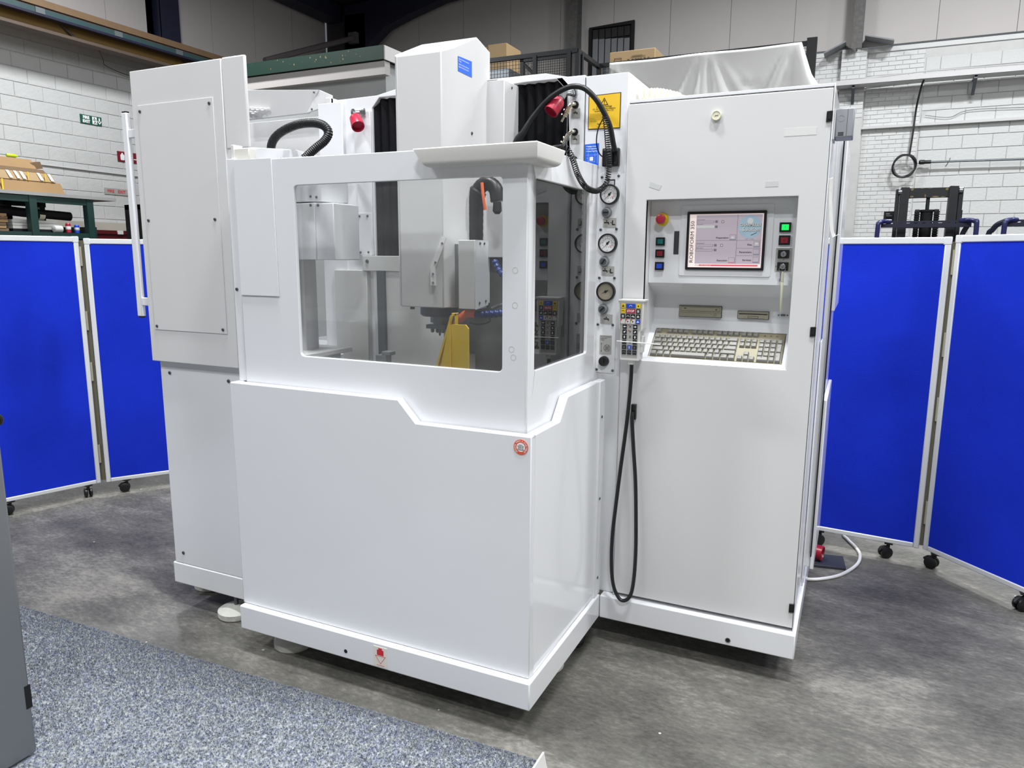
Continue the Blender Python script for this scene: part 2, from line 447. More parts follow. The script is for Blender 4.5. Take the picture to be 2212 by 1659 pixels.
# back wall
wb = MB(); wb.box(-11.5, 9.1, 13.6, 13.8, ZF, 5.2); wall_back = struct(wb.build('wall_back', MORT))
wb2 = MB()
cladding(wall_back, lambda a, b, c: (a, 13.60-c, b), [-11.4+.0]+[-10.02+1.17*i for i in range(16)]+[9.1], 5.23, 8.8)
# brick corner pier and panel, then blockwork beyond it
pier = MB(); pier.box(0.19, 0.61, 13.47, 13.6, ZF, 5.2); struct(pier.build('trim_1', MORT))
masonry(wall_back, 'brick', BRICK, lambda a, b, c: (a, 13.596+c, b), (0.63, 1.54), (1.80, 5.13), 0.225, 0.075, 0.005, 0.004, limit=170, jitter=0.006)
masonry(wall_back, 'brick', BRICK, lambda a, b, c: (a, 13.466+c, b), (0.19, 0.61), (4.0, 5.2), 0.21, 0.075, 0.005, 0.004, limit=60, jitter=0.004)
masonry(wall_back, 'brick', BRICK, lambda a, b, c: (a, 13.596+c, b), (-0.40, 0.185), (4.38, 5.13), 0.225, 0.075, 0.005, 0.004, limit=70, jitter=0.004)
masonry(wall_back, 'block', BLOCK, lambda a, b, c: (a, 13.592+c, b), (1.56, 3.81), (1.36, 5.0), 0.45, 0.225, 0.007, 0.005, limit=200)
cope = MB(); cope.box(-0.4, 9.0, 13.575, 13.6, 5.12, 5.2); struct(cope.build('trim_2', BRICK, bevel=.004))
# walls behind the camera and to the right close the hall
wr = MB(); wr.box(9.0, 9.2, -9, 13.8, ZF, 8.8); struct(wr.build('wall_right', HALLG := mat('hall_cladding_grey', (.60, .60, .60), .7)))
wf = MB(); wf.box(-11.5, 9.2, -9.2, -9, ZF, 8.8); struct(wf.build('wall_front', HALLG))
rf = MB(); rf.hexa([(-11.5, -9.2, 7.25), (9.2, -9.2, 8.7), (9.2, 13.8, 8.7), (-11.5, 13.8, 7.25), (-11.5, -9.2, 7.35), (9.2, -9.2, 8.8), (9.2, 13.8, 8.8), (-11.5, 13.8, 7.35)])
struct(rf.build('ceiling', ROOF))
# portal frame steel: corner stanchion with haunch, eaves beam, wall stanchions
cs = MB(); cs.box(-10.65, -10.03, 13.1, 13.5, ZF, 7.0)
haunch = [(-10.03, 6.15), (-9.95, 6.30), (-9.5, 6.62), (-8.9, 6.80), (-8.0, 7.02), (-5.0, 7.30), (-5.0, 7.55), (-10.6, 7.2), (-10.6, 6.15)]
cs.plate(haunch, [], XZ(13.1), 0, 0.3)
struct(cs.build('trim_3', NAVYD := mat('dark_navy_paint', (0.10, 0.11, 0.19), 0.6, var=0.1), smooth=0))
eb = MB(); eb.box(-11.2, -10.75, 4, 13.3, 6.93, 7.25); struct(eb.build('trim_4', NAVYD))
ws = MB(); ws.box(-11.30, -11.10, 8.34, 8.36, 5.0, 7.2); ws.box(-11.3, -11.28, 8.2, 8.75, 5.0, 7.2); ws.box(-11.12, -11.10, 8.32, 8.78, 5.0, 7.2); struct(ws.build('trim_5', NAVY))
for nm, x in (('trim_6', -4.95), ('trim_7', 0.43)):
    m = MB(); m.box(x-.085, x+.085, 13.25, 13.27, 5.15, 8.6); m.box(x-.012, x+.012, 13.27, 13.56, 5.15, 8.6); m.box(x-.085, x+.085, 13.54, 13.56, 5.15, 8.6)
    struct(m.build(nm, STAN))
m = MB(); m.box(-11.29, -10.66, 13.3, 13.45, 5.0, 7.2); struct(m.build('shade_panel', mat('corner_shade_grey', (.24, .235, .24), .7)))  # added dark panel: paints the corner's shade over a strip of back wall
# flashing brackets at the foot of the right stanchion
fb = MB()
fb.hexa([(-.10, 13.2, 5.10), (0.25, 13.2, 5.26), (0.25, 13.56, 5.26), (-.10, 13.56, 5.10), (-.10, 13.2, 5.125), (0.25, 13.2, 5.285), (0.25, 13.56, 5.285), (-.10, 13.56, 5.125)])
fb.hexa([(0.55, 13.2, 5.33), (1.02, 13.2, 5.20), (1.02, 13.56, 5.20), (0.55, 13.56, 5.33), (0.55, 13.2, 5.35), (1.02, 13.2, 5.225), (1.02, 13.56, 5.225), (0.55, 13.56, 5.35)])
struct(fb.build('trim_8', GREYM, smooth=0))
# dark framed opening with hanging slats, high on the back wall
win = MB(); X0, X1, Z0, Z1 = -4.62, -3.78, 4.9, 6.12
win.plate([(X0-.06, Z0), (X1+.06, Z0), (X1+.06, Z1+.07), (X0-.06, Z1+.03)], [[(X0, Z0+.06), (X1, Z0+.06), (X1, Z1), (X0, Z1)]], XZ(13.50), 0, 0.06)
win.box(X0, X1, 13.553, 13.558, Z0, Z1)
window_1 = struct(win.build('window_1', BLKM, smooth=0))
for i in range(6):
    a = X0+.02+i*(X1-X0-.03)/6; b = a+(X1-X0-.03)/6-.02
    m = MB(); m.box(a, b, 13.52, 13.53, Z0+.06, Z1-.20-.01*i); m.build('slat', SLAT, window_1)
    m = MB(); m.box(a, b, 13.525, 13.535, Z1-.2, Z1-.02); m.build('blind_head', BLK, window_1)

# girder with conductor rail along the left wall
g = thing('crane_girder', 'ochre crane runway girder with a green conductor rail high along the left wall', 'girder', (-10.75, 6.5, ZF))
m = MB(); m.box(-10.72, -10.70, 2.5, 12.6, 4.80, 5.16); m.build('web', OCHRE, g)
m = MB(); m.box(-10.80, -10.55, 2.5, 12.6, 4.755, 4.80); m.build('lower_flange', BRNED, g)
m = MB(); m.box(-10.82, -10.52, 2.5, 12.6, 5.10, 5.20); m.build('upper_flange', mat('tan_flange', (.44, .35, .25), .6, var=.12), g)
m = MB(); m.box(-10.60, -10.48, 2.5, 12.6, 4.985, 5.055); m.build('conductor_rail', RAILG, g)
m = MB(); m.box(-10.605, -10.475, 2.5, 12.6, 4.95, 4.985); m.build('rail_edge', NAVY, g)
m = MB(); m.box(-10.66, -10.55, 2.5, 12.6, 5.055, 5.10); m.build('rail_support', BRNED, g)
for y in (5.9, 8.2, 10.5):
    m = MB(); m.hexa([(-10.70, y+.45, 4.80), (-10.66, y+.45, 4.80), (-10.66, y+.52, 4.80), (-10.70, y+.52, 4.80), (-10.70, y, 5.1), (-10.66, y, 5.1), (-10.66, y+.07, 5.1), (-10.70, y+.07, 5.1)])
    m.build('stiffener', BRNED, g, smooth=0)
for y in (4.9, 5.62, 6.9, 8.1, 9.4):
    m = MB(); m.box(-10.605, -10.465, y, y+.14, 4.98, 5.06); m.build('rail_clamp', mat('clamp_grey', (.36, .39, .40), .5) if 'clamp_grey' not in MATS else MATS['clamp_grey'], g)
m = MB(); m.tube(spline([(-10.74, 6.80, 4.748), (-11.0, 7.05, 4.70), (-11.2, 7.25, 4.66), (-11.2, 7.7, 4.60), (-11.1, 8.1, 4.66), (-10.75, 8.35, 4.748)], 8), 0.006, 5)
tag(m.build('slack_wire', BLK), 'thin black wire sagging between two points under the ochre girder', 'wire')

# signs on the left wall
def wall_sign(name, label, cat, y0, y1, z0, z1, bg, draw, x=-11.278):
    t = thing(name, label, cat, (x, (y0+y1)/2, (z0+z1)/2))
    m = MB(); m.box(x-.006, x, y0, y1, z0, z1); m.build('plate', bg, t)
    m = MB(); draw(m, x+.002, y0, y1, z0, z1); return t, m
YD, ZD = (0, 1, 0), (0, 0, 1)
def d1(m, x, y0, y1, z0, z1):
    h = z1-z0
    m.text('FIRE', h*.44, (x, y0+.105, z1-h*.29), YD, ZD, .004); m.text('EXIT', h*.44, (x, y0+.105, z0+h*.27), YD, ZD, .004)
    # running figure through a door
    m.quad((x, y0+.215, z0+.012), (x, y0+.30, z0+.012), (x, y0+.30, z1-.012), (x, y0+.215, z1-.012))
    # down arrow
    c = y1-.044; m.quad((x, c-.012, z0+.07), (x, c+.012, z0+.07), (x, c+.012, z1-.02), (x, c-.012, z1-.02))
    m.plate([(c, z0+.02), (c+.034, z0+.062), (c+.034, z0+.084), (c, z0+.045), (c-.034, z0+.084), (c-.034, z0+.062)], [], YZ(x), 0, .001)
t, m = wall_sign('fire_exit_sign', 'green fire exit sign with running figure and down arrow', 'sign', 6.74, 7.13, 3.655, 3.80, EXITG, d1)
m.build('lettering', WTXT, t, smooth=0)
x = -11.275; m = MB(); y = 7.0
m.plate(circ(y-.005, 3.765, .011, 10), [], YZ(x), 0, .001)
for a, b, c, d in ((-.012, 3.75, .01, 3.70), (.008, 3.71, .022, 3.675), (0, 3.70, -.022, 3.675), (.006, 3.75, .028, 3.735), (-.01, 3.745, -.028, 3.73)):
    dx, dz = c-a, d-b; l = math.hypot(dx, dz); nx, nz = -dz/l*.006, dx/l*.006
    m.quad((x, y+a+nx, b+nz), (x, y+c+nx, d+nz), (x, y+c-nx, d-nz), (x, y+a-nx, b-nz))
m.build('running_figure', EXITG, t, smooth=0)
def d2(m, x, y0, y1, z0, z1):
    m.text('FIRE', .075, (x, y0+.12, (z0+z1)/2), YD, ZD, .002, 1.0)
t, m = wall_sign('fire_exit_notice', 'pale sign with red FIRE EXIT letters low on the left wall', 'sign', 7.07, 7.53, 2.515, 2.625, GREYL, d2)
m.build('lettering', RTXT, t, smooth=0)
m = MB(); m.text('EXIT', .075, (-11.276, 7.405, 2.57), YD, ZD, .002, 1.0); m.build('lettering', RTXT, t, smooth=0)
def d3(m, x, y0, y1, z0, z1):
    c = y0+.10
    m.plate(rrect(c-.045, c+.035, z0+.03, z1-.05, .02), [], YZ(x), 0, .001); m.quad((x, c-.02, z1-.05), (x, c+.01, z1-.05), (x, c+.01, z1-.025), (x, c-.02, z1-.025))
def d3b(m, x, y0, y1, z0, z1):
    for k in range(4): m.quad((x, y0+.19, z0+.04+k*.035), (x, y0+.26, z0+.055+k*.035), (x, y0+.26, z0+.07+k*.035), (x, y0+.19, z0+.055+k*.035))
def d3c(m, x, y0, y1, z0, z1):
    m.quad((x, y0+.32, z0+.06), (x, y1-.03, z0+.06), (x, y1-.03, z0+.075), (x, y0+.32, z0+.075))
t, m = wall_sign('fire_extinguisher_sign', 'red fire extinguisher sign half hidden behind the white grab bar', 'sign', 7.38, 7.85, 3.10, 3.28, EXTRED, d3)
m.build('pictogram', WTXT, t, smooth=0)
for f_, nm in ((d3b, 'flame_marks'), (d3c, 'caption_line')): m = MB(); f_(m, -11.276, 7.38, 7.85, 3.10, 3.28); m.build(nm, WTXT, t, smooth=0)
m = MB(); m.tube([(-11.27, 3.5, 2.92), (-11.27, 9.4, 2.86)], .014, 6); tag(m.build('wall_conduit', GALV), 'thin grey conduit running along the left wall blocks', 'pipe')
m = MB(); m.box(-11.275, -11.16, 3.4, 9.6, 1.83, 2.02); m.box(-11.275, -11.2, 3.4, 9.6, 1.76, 1.83); tag(m.build('cable_trunking', mat('cream_trunking', (.74, .73, .68), .5)), 'pale boxed cable trunking low on the left wall behind the rack', 'trunking')

# steel rack with cartons
rk = thing('storage_rack', 'dark green steel storage rack with a pale board top by the left wall', 'rack', (-9.95, 4.6, ZF))
for y in (3.2, 4.74, 5.58):
    m = MB(); m.box(-9.70, -9.60, y-.05, y+.05, ZF, 2.30); m.build('post', RACKG, rk)
for y in (3.2, 5.05, 5.55):
    m = MB(); m.box(-10.75, -10.67, y-.04, y+.04, ZF, 2.30); m.build('rear_post', BLK, rk)
for z in (2.27, 1.78):
    m = MB(); m.box(-9.69, -9.61, 3.0, 5.62, z-.085, z); m.build('beam', RACKG, rk)
    m = MB(); m.box(-10.75, -10.69, 3.0, 5.62, z-.085, z); m.build('beam', RACKG, rk)
m = MB(); m.box(-10.8, -9.58, 3.0, 6.0, 2.275, 2.32); m.build('top_board', mat('grey_board', (.62, .62, .61), .7, var=.1), rk)
m = MB(); m.box(-10.74, -9.62, 3.0, 5.6, 1.695, 1.715); m.build('shelf_board', BLKM, rk)
def carton(name, label, mt, y0, y1, x0, x1, z0, z1, sk=0.0, group='flat cartons on the rack top'):
    t = thing(name, label, 'box', ((x0+x1)/2, (y0+y1)/2, z0), group=group)
    m = MB(); m.hexa([(x0, y0, z0), (x1, y0, z0), (x1, y1, z0), (x0, y1, z0), (x0, y0, z1), (x1-sk, y0, z1), (x1-sk, y1-.03, z1), (x0, y1-.03, z1)])
    m.build('carton_body', mt, t, bevel=.006)
    return t
c1 = carton('cardboard_box', 'long brown cardboard box resting on the rack board, lowest of the pile', CARD, 3.2, 5.30, -10.3, -9.72, 2.32, 2.48, .05)
m = MB(); m.box(-9.72, -9.715, 4.42, 4.44, 2.325, 2.475); m.build('strap', YEL, c1)
c2 = carton('cardboard_box', 'brown cardboard box bound with white labels and yellow straps, middle of the pile', CARDL, 3.3, 5.2, -10.25, -9.76, 2.481, 2.60, .04)
for y in (4.36, 4.56, 4.66, 4.74, 4.98, 5.13):
    m = MB(); m.hexa([(-9.755, y, 2.50), (-9.75, y, 2.50), (-9.75, y+.04, 2.50), (-9.755, y+.04, 2.50), (-9.795, y-.03, 2.60), (-9.79, y-.03, 2.60), (-9.79, y+.01, 2.60), (-9.795, y+.01, 2.60)]); m.build('paper_label', WTXT, c2, smooth=0)
for y in (4.80, 5.04):
    m = MB(); m.box(-9.757, -9.752, y, y+.012, 2.485, 2.6); m.build('strap', YEL, c2)
c3 = carton('cardboard_box', 'flattened dark brown carton lying between the labelled box and the open box', CARD2, 3.2, 5.12, -10.3, -9.82, 2.601, 2.655, .03)
c4 = carton('cardboard_box', 'torn open brown cardboard box at the top of the pile with a yellow bottle', CARD, 3.2, 5.02, -10.25, -9.88, 2.656, 2.79, .06)
m = MB(); m.hexa([(-9.93, 4.90, 2.66), (-9.90, 5.02, 2.66), (-9.90, 5.12, 2.68), (-9.93, 5.10, 2.68), (-9.93, 4.92, 2.74), (-9.90, 5.0, 2.75), (-9.90, 5.09, 2.77), (-9.93, 5.06, 2.77)]); m.build('flap', CARD2, c4, smooth=0)
m = MB(); m.lathe([(0, .018), (.01, .024), (.12, .024), (.14, .012), (.15, .012)], (-9.95, 4.66, 2.816), (0, 1, 0), 12)
tag(m.build('squeeze_bottle', mat('lime_plastic', (.75, .88, .12), .35)), 'lime yellow bottle lying on top of the torn open carton', 'bottle')
m = MB(); m.tube([(-10.0, 4.02, 2.12), (-9.98, 4.80, 2.055), (-9.97, 5.5, 2.03)], .065, 14)
t = m.build('black_roll', BLKM); tag(t, 'thick black rolled sheet lying on the white boards in the rack', 'roll')
m = MB(); m.tube([(-9.98, 5.02, 2.0275), (-9.98, 5.10, 2.0265)], .068, 14, cap=False); m.build('tape_band', CREAM, t)
for i in range(3):
    z = 1.822+i*.042
    m = MB(); m.box(-10.3, -9.76, 4.53-.0*i, 5.22-.03*i, z, z+.038); tag(m.build('white_board', mat('white_board_%s' % 'abc'[i], (.84, .84, .82), .6)), ('lowest', 'middle', 'topmost')[i]+' of the three white boards stacked under the black roll', 'board', 'white boards in the rack')
m = MB(); m.box(-10.3, -9.76, 4.53, 5.2, 1.781, 1.82); tag(m.build('black_board', BLKM), 'black board lying under the white boards in the rack', 'board')
for i in range(6):
    z = 1.781+i*.04; d = random.uniform(-.03, .03)
    m = MB(); m.hexa([(-10.2, 3.9, z), (-9.74, 3.9, z), (-9.74, 4.46+d, z), (-10.2, 4.44+d, z), (-10.2, 3.9, z+.035), (-9.75, 3.9, z+.035), (-9.75, 4.47+d, z+.035), (-10.2, 4.44+d, z+.035)])
    tag(m.build('folded_carton', (CARD2, CARD)[i % 2], smooth=0), ('lowest', 'second from the bottom', 'third from the bottom', 'third from the top', 'second from the top', 'topmost')[i]+' of the folded brown cartons stacked on the rack shelf', 'carton', 'folded cartons on the rack shelf')
def can(name, label, y, mt, band, h=.13, r=.035):
    t = thing(name, label, 'can', (-9.72, y, 1.781))
    m = MB(); m.lathe([(0, r*.8), (.006, r), (h-.012, r), (h, r*.75)], (-9.72, y, 1.781), (0, 0, 1), 14); m.build('can_body', mt, t)
    m = MB(); m.lathe([(h*.35, r+.001), (h*.36, r+.0015), (h*.66, r+.0015), (h*.67, r+.001)], (-9.72, y, 1.781), (0, 0, 1), 14); m.build('printed_band', band, t)
can('drink_can', 'red drink can on the edge of the rack shelf', 5.29, RED, WTXT, .14)
can('drink_can', 'blue and silver drink can on the edge of the rack shelf', 5.42, KBLUE, ALU, .12)
m = MB(); m.lathe([(0, .035), (.01, .05), (.12, .05), (.13, .035)], (-9.70, 5.05, 1.832), (0, 1, 0), 14); tag(m.build('paper_cup', WP), 'white cup lying on its side on the rack shelf', 'cup')
m = MB(); m.lathe([(0, .03), (.02, .05), (.17, .05), (.18, .03)], (-9.52, 5.66, 1.60), (0, 1, 0), 14); m.cyl((-9.52, 5.75, 1.55), (-9.52, 5.75, ZF), .02)
tag(m.build('roll_stand', WP), 'white rounded post head standing just beyond the rack end', 'stand')
t = thing('steel_cabinet', 'low dark green steel cabinet behind the end of the rack', 'cabinet', (-10.6, 5.6, ZF))
m = MB(); m.box(-11.1, -10.25, 6.02, 6.12, ZF, 1.90); m.box(-11.1, -10.82, 4.7, 6.02, ZF, 1.90); m.build('cabinet_body', RACKG, t)
m = MB(); m.box(-10.82, -10.812, 4.8, 5.95, .3, 1.8); m.build('door', RACKG, t)
t = thing('red_crate', 'dark red crate with two white clips by the left wall', 'crate', (-10.7, 6.6, ZF))
m = MB(); m.box(-11.1, -10.3, 6.15, 7.2, ZF, 1.86); m.build('crate_body', CRR := mat('dark_crate_red', (.33, .035, .08), .5), t)
m = MB(); m.box(-11.12, -10.28, 6.13, 7.22, 1.80, 1.83); m.build('rim', CRR, t)
for y in (6.5, 6.78):
    m = MB(); m.box(-10.29, -10.27, y, y+.1, 1.80, 1.86); m.build('clip', WP, t)
t = thing('black_machine', 'black framed machine half hidden behind the white grab bar', 'machine', (-9.0, 6.2, ZF))
m = MB(); m.box(-9.02, -8.6, 5.70, 5.75, ZF, 2.19); m.box(-9.02, -8.6, 6.6, 6.65, ZF, 2.19); m.box(-9.02, -8.6, 5.70, 6.65, 2.12, 2.19); m.build('frame', BLK, t)
m = MB(); m.box(-8.98, -8.7, 5.76, 6.58, .3, 2.08); m.build('panel', BLKM, t)
m = MB(); m.plate(circ(5.83, 1.74, .035), [circ(5.83, 1.74, .022)], YZ(-8.7), 0.001, 0.006); m.build('badge', WTXT, t)

# site office with green fascia
of = thing('site_office', 'flat roofed grey block office with a green fascia behind the machine', 'building', (-6.7, 7.4, ZF))
m = MB(); m.box(-8.4, -5.02, 6.62, 8.3, ZF, 3.97); m.build('wall', CONC, of, smooth=0)
m = MB(); m.box(-8.4, -4.94, 6.46, 6.60, 3.965, 4.135); m.build('fascia', FASG, of)
m = MB(); m.box(-8.4, -4.95, 6.50, 6.62, 3.79, 3.955); m.build('soffit_board', PALEC, of)
m = MB(); m.hexa([(-4.94, 6.47, 3.96), (-4.92, 6.47, 3.96), (-4.92, 8.4, 3.98), (-4.94, 8.4, 3.98), (-4.94, 6.47, 4.13), (-4.92, 6.47, 4.13), (-4.92, 8.4, 4.15), (-4.94, 8.4, 4.15)]); m.build('end_fascia', WP, of)
m = MB(); m.box(-8.35, -4.95, 6.6, 8.3, 3.975, 4.12); m.build('roof', ROOF, of)
random.seed(3); m = MB()
for _ in range(24):
    x = random.uniform(-7.3, -5.3); z = 4.05+random.gauss(0, .035); r = random.uniform(.004, .016)
    z = min(4.12, max(3.98, z)); m.quad((x, 6.459, z), (x+r, 6.459, z-r*.6), (x+r*1.3, 6.459, z+r*.7), (x+r*.4, 6.459, z+r*1.2))
stuff(m.build('flaked_paint', CHIP, of, smooth=0))
m = MB(); m.tube([(-10.58, 10.4, 5.40), (-10.33, 13.03, 6.46)], .06, 8)
m.box(-10.42, -10.2, 12.98, 13.09, 6.34, 6.58); tag(m.build('wind_brace', mat('grey_brace_paint', (.36, .34, .34), .6)), 'long grey diagonal brace rising to the dark corner stanchion', 'brace')

# mezzanine with mesh railing
mz = thing('mezzanine', 'steel mezzanine with a dark mesh railing along its edge behind the machine', 'mezzanine', (-2.8, 9.5, ZF))
m = MB(); m.box(-6.6, -3.1, 8.46, 12.5, 3.05, 3.25); m.box(-3.1, 0.05, 9.42, 12.5, 3.05, 3.25); m.build('deck', DKRAIL, mz)
def bar(m, p, q, r=.025):
    m.tube([p, q], r*1.2, 4)
m = MB(); m.box(-6.4, -3.06, 8.48, 8.53, 4.325, 4.385); m.build('top_rail', DKRAIL, mz)
m = MB(); m.box(-3.10, -3.04, 8.5, 9.46, 4.32, 4.38); m.build('top_rail', DKRAIL, mz)
m = MB(); m.box(-3.05, 0.02, 9.43, 9.48, 4.325, 4.385); m.build('top_rail', DKRAIL, mz)
for x, y in ((-3.71, 8.5), (-3.18, 8.5), (-3.06, 8.52), (-5.3, 8.5), (-3.06, 8.66), (-3.06, 9.45), (-1.6, 9.45)):
    m = MB(); m.box(x-.03, x+.03, y-.03, y+.03, 3.25, 4.35); m.build('rail_post', DKRAIL, mz)
m = MB(); m.box(-.10, 0.03, 9.42, 9.50, ZF, 4.42); m.build('end_post', BLK, mz)
for x in (-6.0, -3.2): 
    m = MB(); m.box(x-.06, x+.06, 8.6, 8.72, ZF, 3.05); m.build('leg', DKRAIL, mz)
m = MB(); m.box(-4.32, -3.50, 9.3, 9.36, 4.50, 4.56); m.box(-4.32, -4.26, 9.3, 9.36, 3.25, 4.55); bar(m, (-4.28, 9.33, 4.48), (-3.3, 9.33, 3.6)); m.build('inner_gate', DKRAIL, mz)
def mesh_panel(x0, x1, y, z0, z1, p=.05):
    m = MB(); n = int((x1-x0)/p); k = int((z1-z0)/p); r = .0028
    for i in range(n+1): m.box(x0+i*p-r, x0+i*p+r, y-r, y+r, z0, z1)
    for i in range(k+1): m.box(x0, x1, y-r*2, y-r, z0+i*p-r, z0+i*p+r)
    stuff(m.build('wire_mesh', BLK, mz, smooth=0))
mesh_panel(-5.27, -3.74, 8.5, 3.3, 4.33); mesh_panel(-3.68, -3.21, 8.5, 3.3, 4.33, .035); mesh_panel(-3.0, -2.4, 9.45, 3.3, 4.33); mesh_panel(-.35, -.1, 9.46, 3.3, 4.33)
m = MB(); m.hexa([(-6.0, 10.0, 3.251), (-4.85, 10.0, 3.251), (-4.85, 11, 3.251), (-6, 11, 3.251), (-6.0, 10.0, 4.62), (-4.85, 10.0, 4.62), (-4.85, 11, 4.62), (-6, 11, 4.62)]); tag(m.build('grey_cabinet', DSTEEL, bevel=.01), 'grey steel cabinet on the mezzanine under two brown boxes', 'cabinet')
t = thing('cardboard_box', 'brown box with a red and white label, left of the pair on the mezzanine', 'box', (-5.75, 10.3, 4.62), group='boxes on the mezzanine cabinet')
m = MB(); m.box(-6.0, -5.265, 10.02, 10.6, 4.62, 5.0); m.build('carton_body', CARD, t, bevel=.006)
m = MB(); m.box(-5.46, -5.32, 10.012, 10.02, 4.74, 4.86); m.build('label', WTXT, t); m = MB(); m.box(-5.45, -5.33, 10.009, 10.012, 4.83, 4.855); m.text('HHE', .05, (-5.39, 10.010, 4.775), (1, 0, 0), (0, 0, 1)); m.build('label_print', RTXT, t, smooth=0)
t = thing('cardboard_box', 'plain brown box with a lit end, right of the pair on the mezzanine', 'box', (-5.05, 10.3, 4.62), group='boxes on the mezzanine cabinet')
m = MB(); m.box(-5.255, -4.90, 10.02, 10.6, 4.62, 5.03); m.build('carton_body', CARDL, t, bevel=.006)
t = thing('cardboard_box', 'long flat brown box with printed handling symbols above the white tarp', 'box', (-2.7, 10.1, 4.1))
m = MB(); m.box(-3.02, -2.30, 9.85, 10.4, 3.26, 4.635); m.build('carton_body', CARDL, t, bevel=.006)
m = MB(); Yb = 9.846
for i, x in enumerate((-2.72, -2.65, -2.60, -2.56, -2.52, -2.46, -2.40)):
    m.plate(rrect(x-.017, x+.017, 4.445, 4.51, .012, 3), [] if i < 2 else [rrect(x-.010, x+.010, 4.455, 4.50, .008, 3)], XZ(Yb), 0, .002)
m.plate(rrect(-2.95, -2.83, 4.40, 4.54, .004, 1), [rrect(-2.943, -2.837, 4.407, 4.533, .004, 1)], XZ(Yb), 0, .002)
m.box(-2.66, -2.50, Yb, Yb+.002, 4.552, 4.557); m.box(-2.68, -2.45, Yb, Yb+.002, 4.54, 4.544)
m.build('printed_symbols', mat('brown_print', (.35, .29, .22), .7), t, smooth=0)
# white tarp hung over the right run of railing
tp = MB(); NX, NZ = 60, 26
def tarp(i, k):
    u, v = i/NX, k/NZ
    x = -2.86+u*(2.86-.16); z = 4.355-.012*math.sin(u*math.pi*2)**2-v*.95
    fold = 0
    for c, s in ((.0, 1), (.52, 1), (.98, 1)):
        d = (u-c); fold += .10*math.exp(-(d/(.04+.25*v))**2)*math.cos(d*26/(0.25+v))*v**.6
    y = 9.405-.05-.03*math.sin(u*9+v*3)*v-abs(fold)*.8
    if u > .93: x += (u-.93)*9*v*.55
    if u > .93 and v > .45: z += (v-.45)*(u-.93)*6
    return (x, y, z)
tp.add([tarp(i, k) for k in range(NZ+1) for i in range(NX+1)], [(k*(NX+1)+i, k*(NX+1)+i+1, (k+1)*(NX+1)+i+1, (k+1)*(NX+1)+i) for k in range(NZ) for i in range(NX)])
o = tp.build('tarp', TARP, smooth=80); s_ = o.modifiers.new('thick', 'SOLIDIFY'); s_.thickness = .004
tag(o, 'creased white tarp tied along the mezzanine railing', 'tarp')

# things fixed to the back wall
ct = thing('cable_tray', 'long white cable tray on brackets along the right hand back wall', 'cable tray', (2.5, 13.3, 4.55))
m = MB(); m.box(-.45, 6.5, 13.15, 13.45, 4.515, 4.52); m.box(-.45, 6.5, 13.15, 13.155, 4.515, 4.60); m.box(-.45, 6.5, 13.445, 13.45, 4.515, 4.60); m.build('tray', GALV, ct)
for x in (0.43, 2.30, 4.2):
    m = MB(); m.hexa([(x-.025, 13.2, 4.47), (x+.025, 13.2, 4.47), (x+.025, 13.45, 4.24), (x-.025, 13.45, 4.24), (x-.025, 13.2, 4.51), (x+.025, 13.2, 4.51), (x+.025, 13.45, 4.29), (x-.025, 13.45, 4.29)]); m.box(x-.02, x+.02, 13.2, 13.44 if x < 1 else 13.575, 4.49, 4.515); m.build('bracket', DSTEEL, ct, smooth=0)
m = MB(); m.tube([(-.4, 13.41, 4.60), (1.2, 13.40, 4.68), (1.6, 13.40, 4.69), (6.4, 13.42, 4.64)], .012, 6); m.build('loose_cable', GALV, ct)
m = MB(); m.box(-.3, 6.5, 13.50, 13.578, 3.80, 3.845); tag(m.build('conduit_trunking', GALV), 'grey trunking run across the back wall below the cable tray', 'trunking')
m = MB(); m.tube(spline([(1.62, 13.55, 3.98), (2.0, 13.55, 3.92), (2.35, 13.55, 4.02), (3.6, 13.55, 3.98)], 8), .005, 5); tag(m.build('thin_wall_wire', DSTEEL), 'thin grey wire sagging between the tray and the trunking', 'wire')
cc = thing('coiled_cable', 'black cable hanging down the brick wall and ending in a coil', 'cable', (1.40, 13.4, 3.1))
m = MB(); m.tube(spline([(1.53, 13.12, 4.50), (1.50, 13.2, 4.38), (1.47, 13.46, 4.1), (1.455, 13.47, 3.7), (1.43, 13.46, 3.28)], 8), .016, 8); m.build('drop', RUB, cc)
m = MB(); pts = []
for i in range(120):
    a = math.pi/2+i/120*6*math.pi; rr = .185+.012*math.sin(i*.35)
    pts.append((1.365+.01*math.cos(i*.09)+rr*math.cos(a), 13.42+.03*math.sin(i*.2), 3.11+rr*math.sin(a)*1.02))
m.tube(pts, .014, 8); m.build('coil', RUB, cc)
wp = thing('wall_pole', 'long horizontal metal pole with a black end cap on the blockwork', 'pole', (3.2, 13.45, 3.16))
m = MB(); m.tube([(1.75, 13.46, 3.165), (6, 13.46, 3.12)], .019, 10); m.build('tube', DSTEEL, wp)
m = MB(); m.lathe([(0, .025), (.02, .04), (.08, .04), (.10, .032), (.19, .032)], (1.59, 13.46, 3.168), (1, 0, 0), 12); m.build('end_cap', BLK, wp)
for x in (2.05, 4.0):
    m = MB(); m.tube([(x+.02, 13.44, 3.22), (x, 13.43, 3.15), (x-.03, 13.56, 3.09)], .007, 6); m.build('hook', DSTEEL, wp)

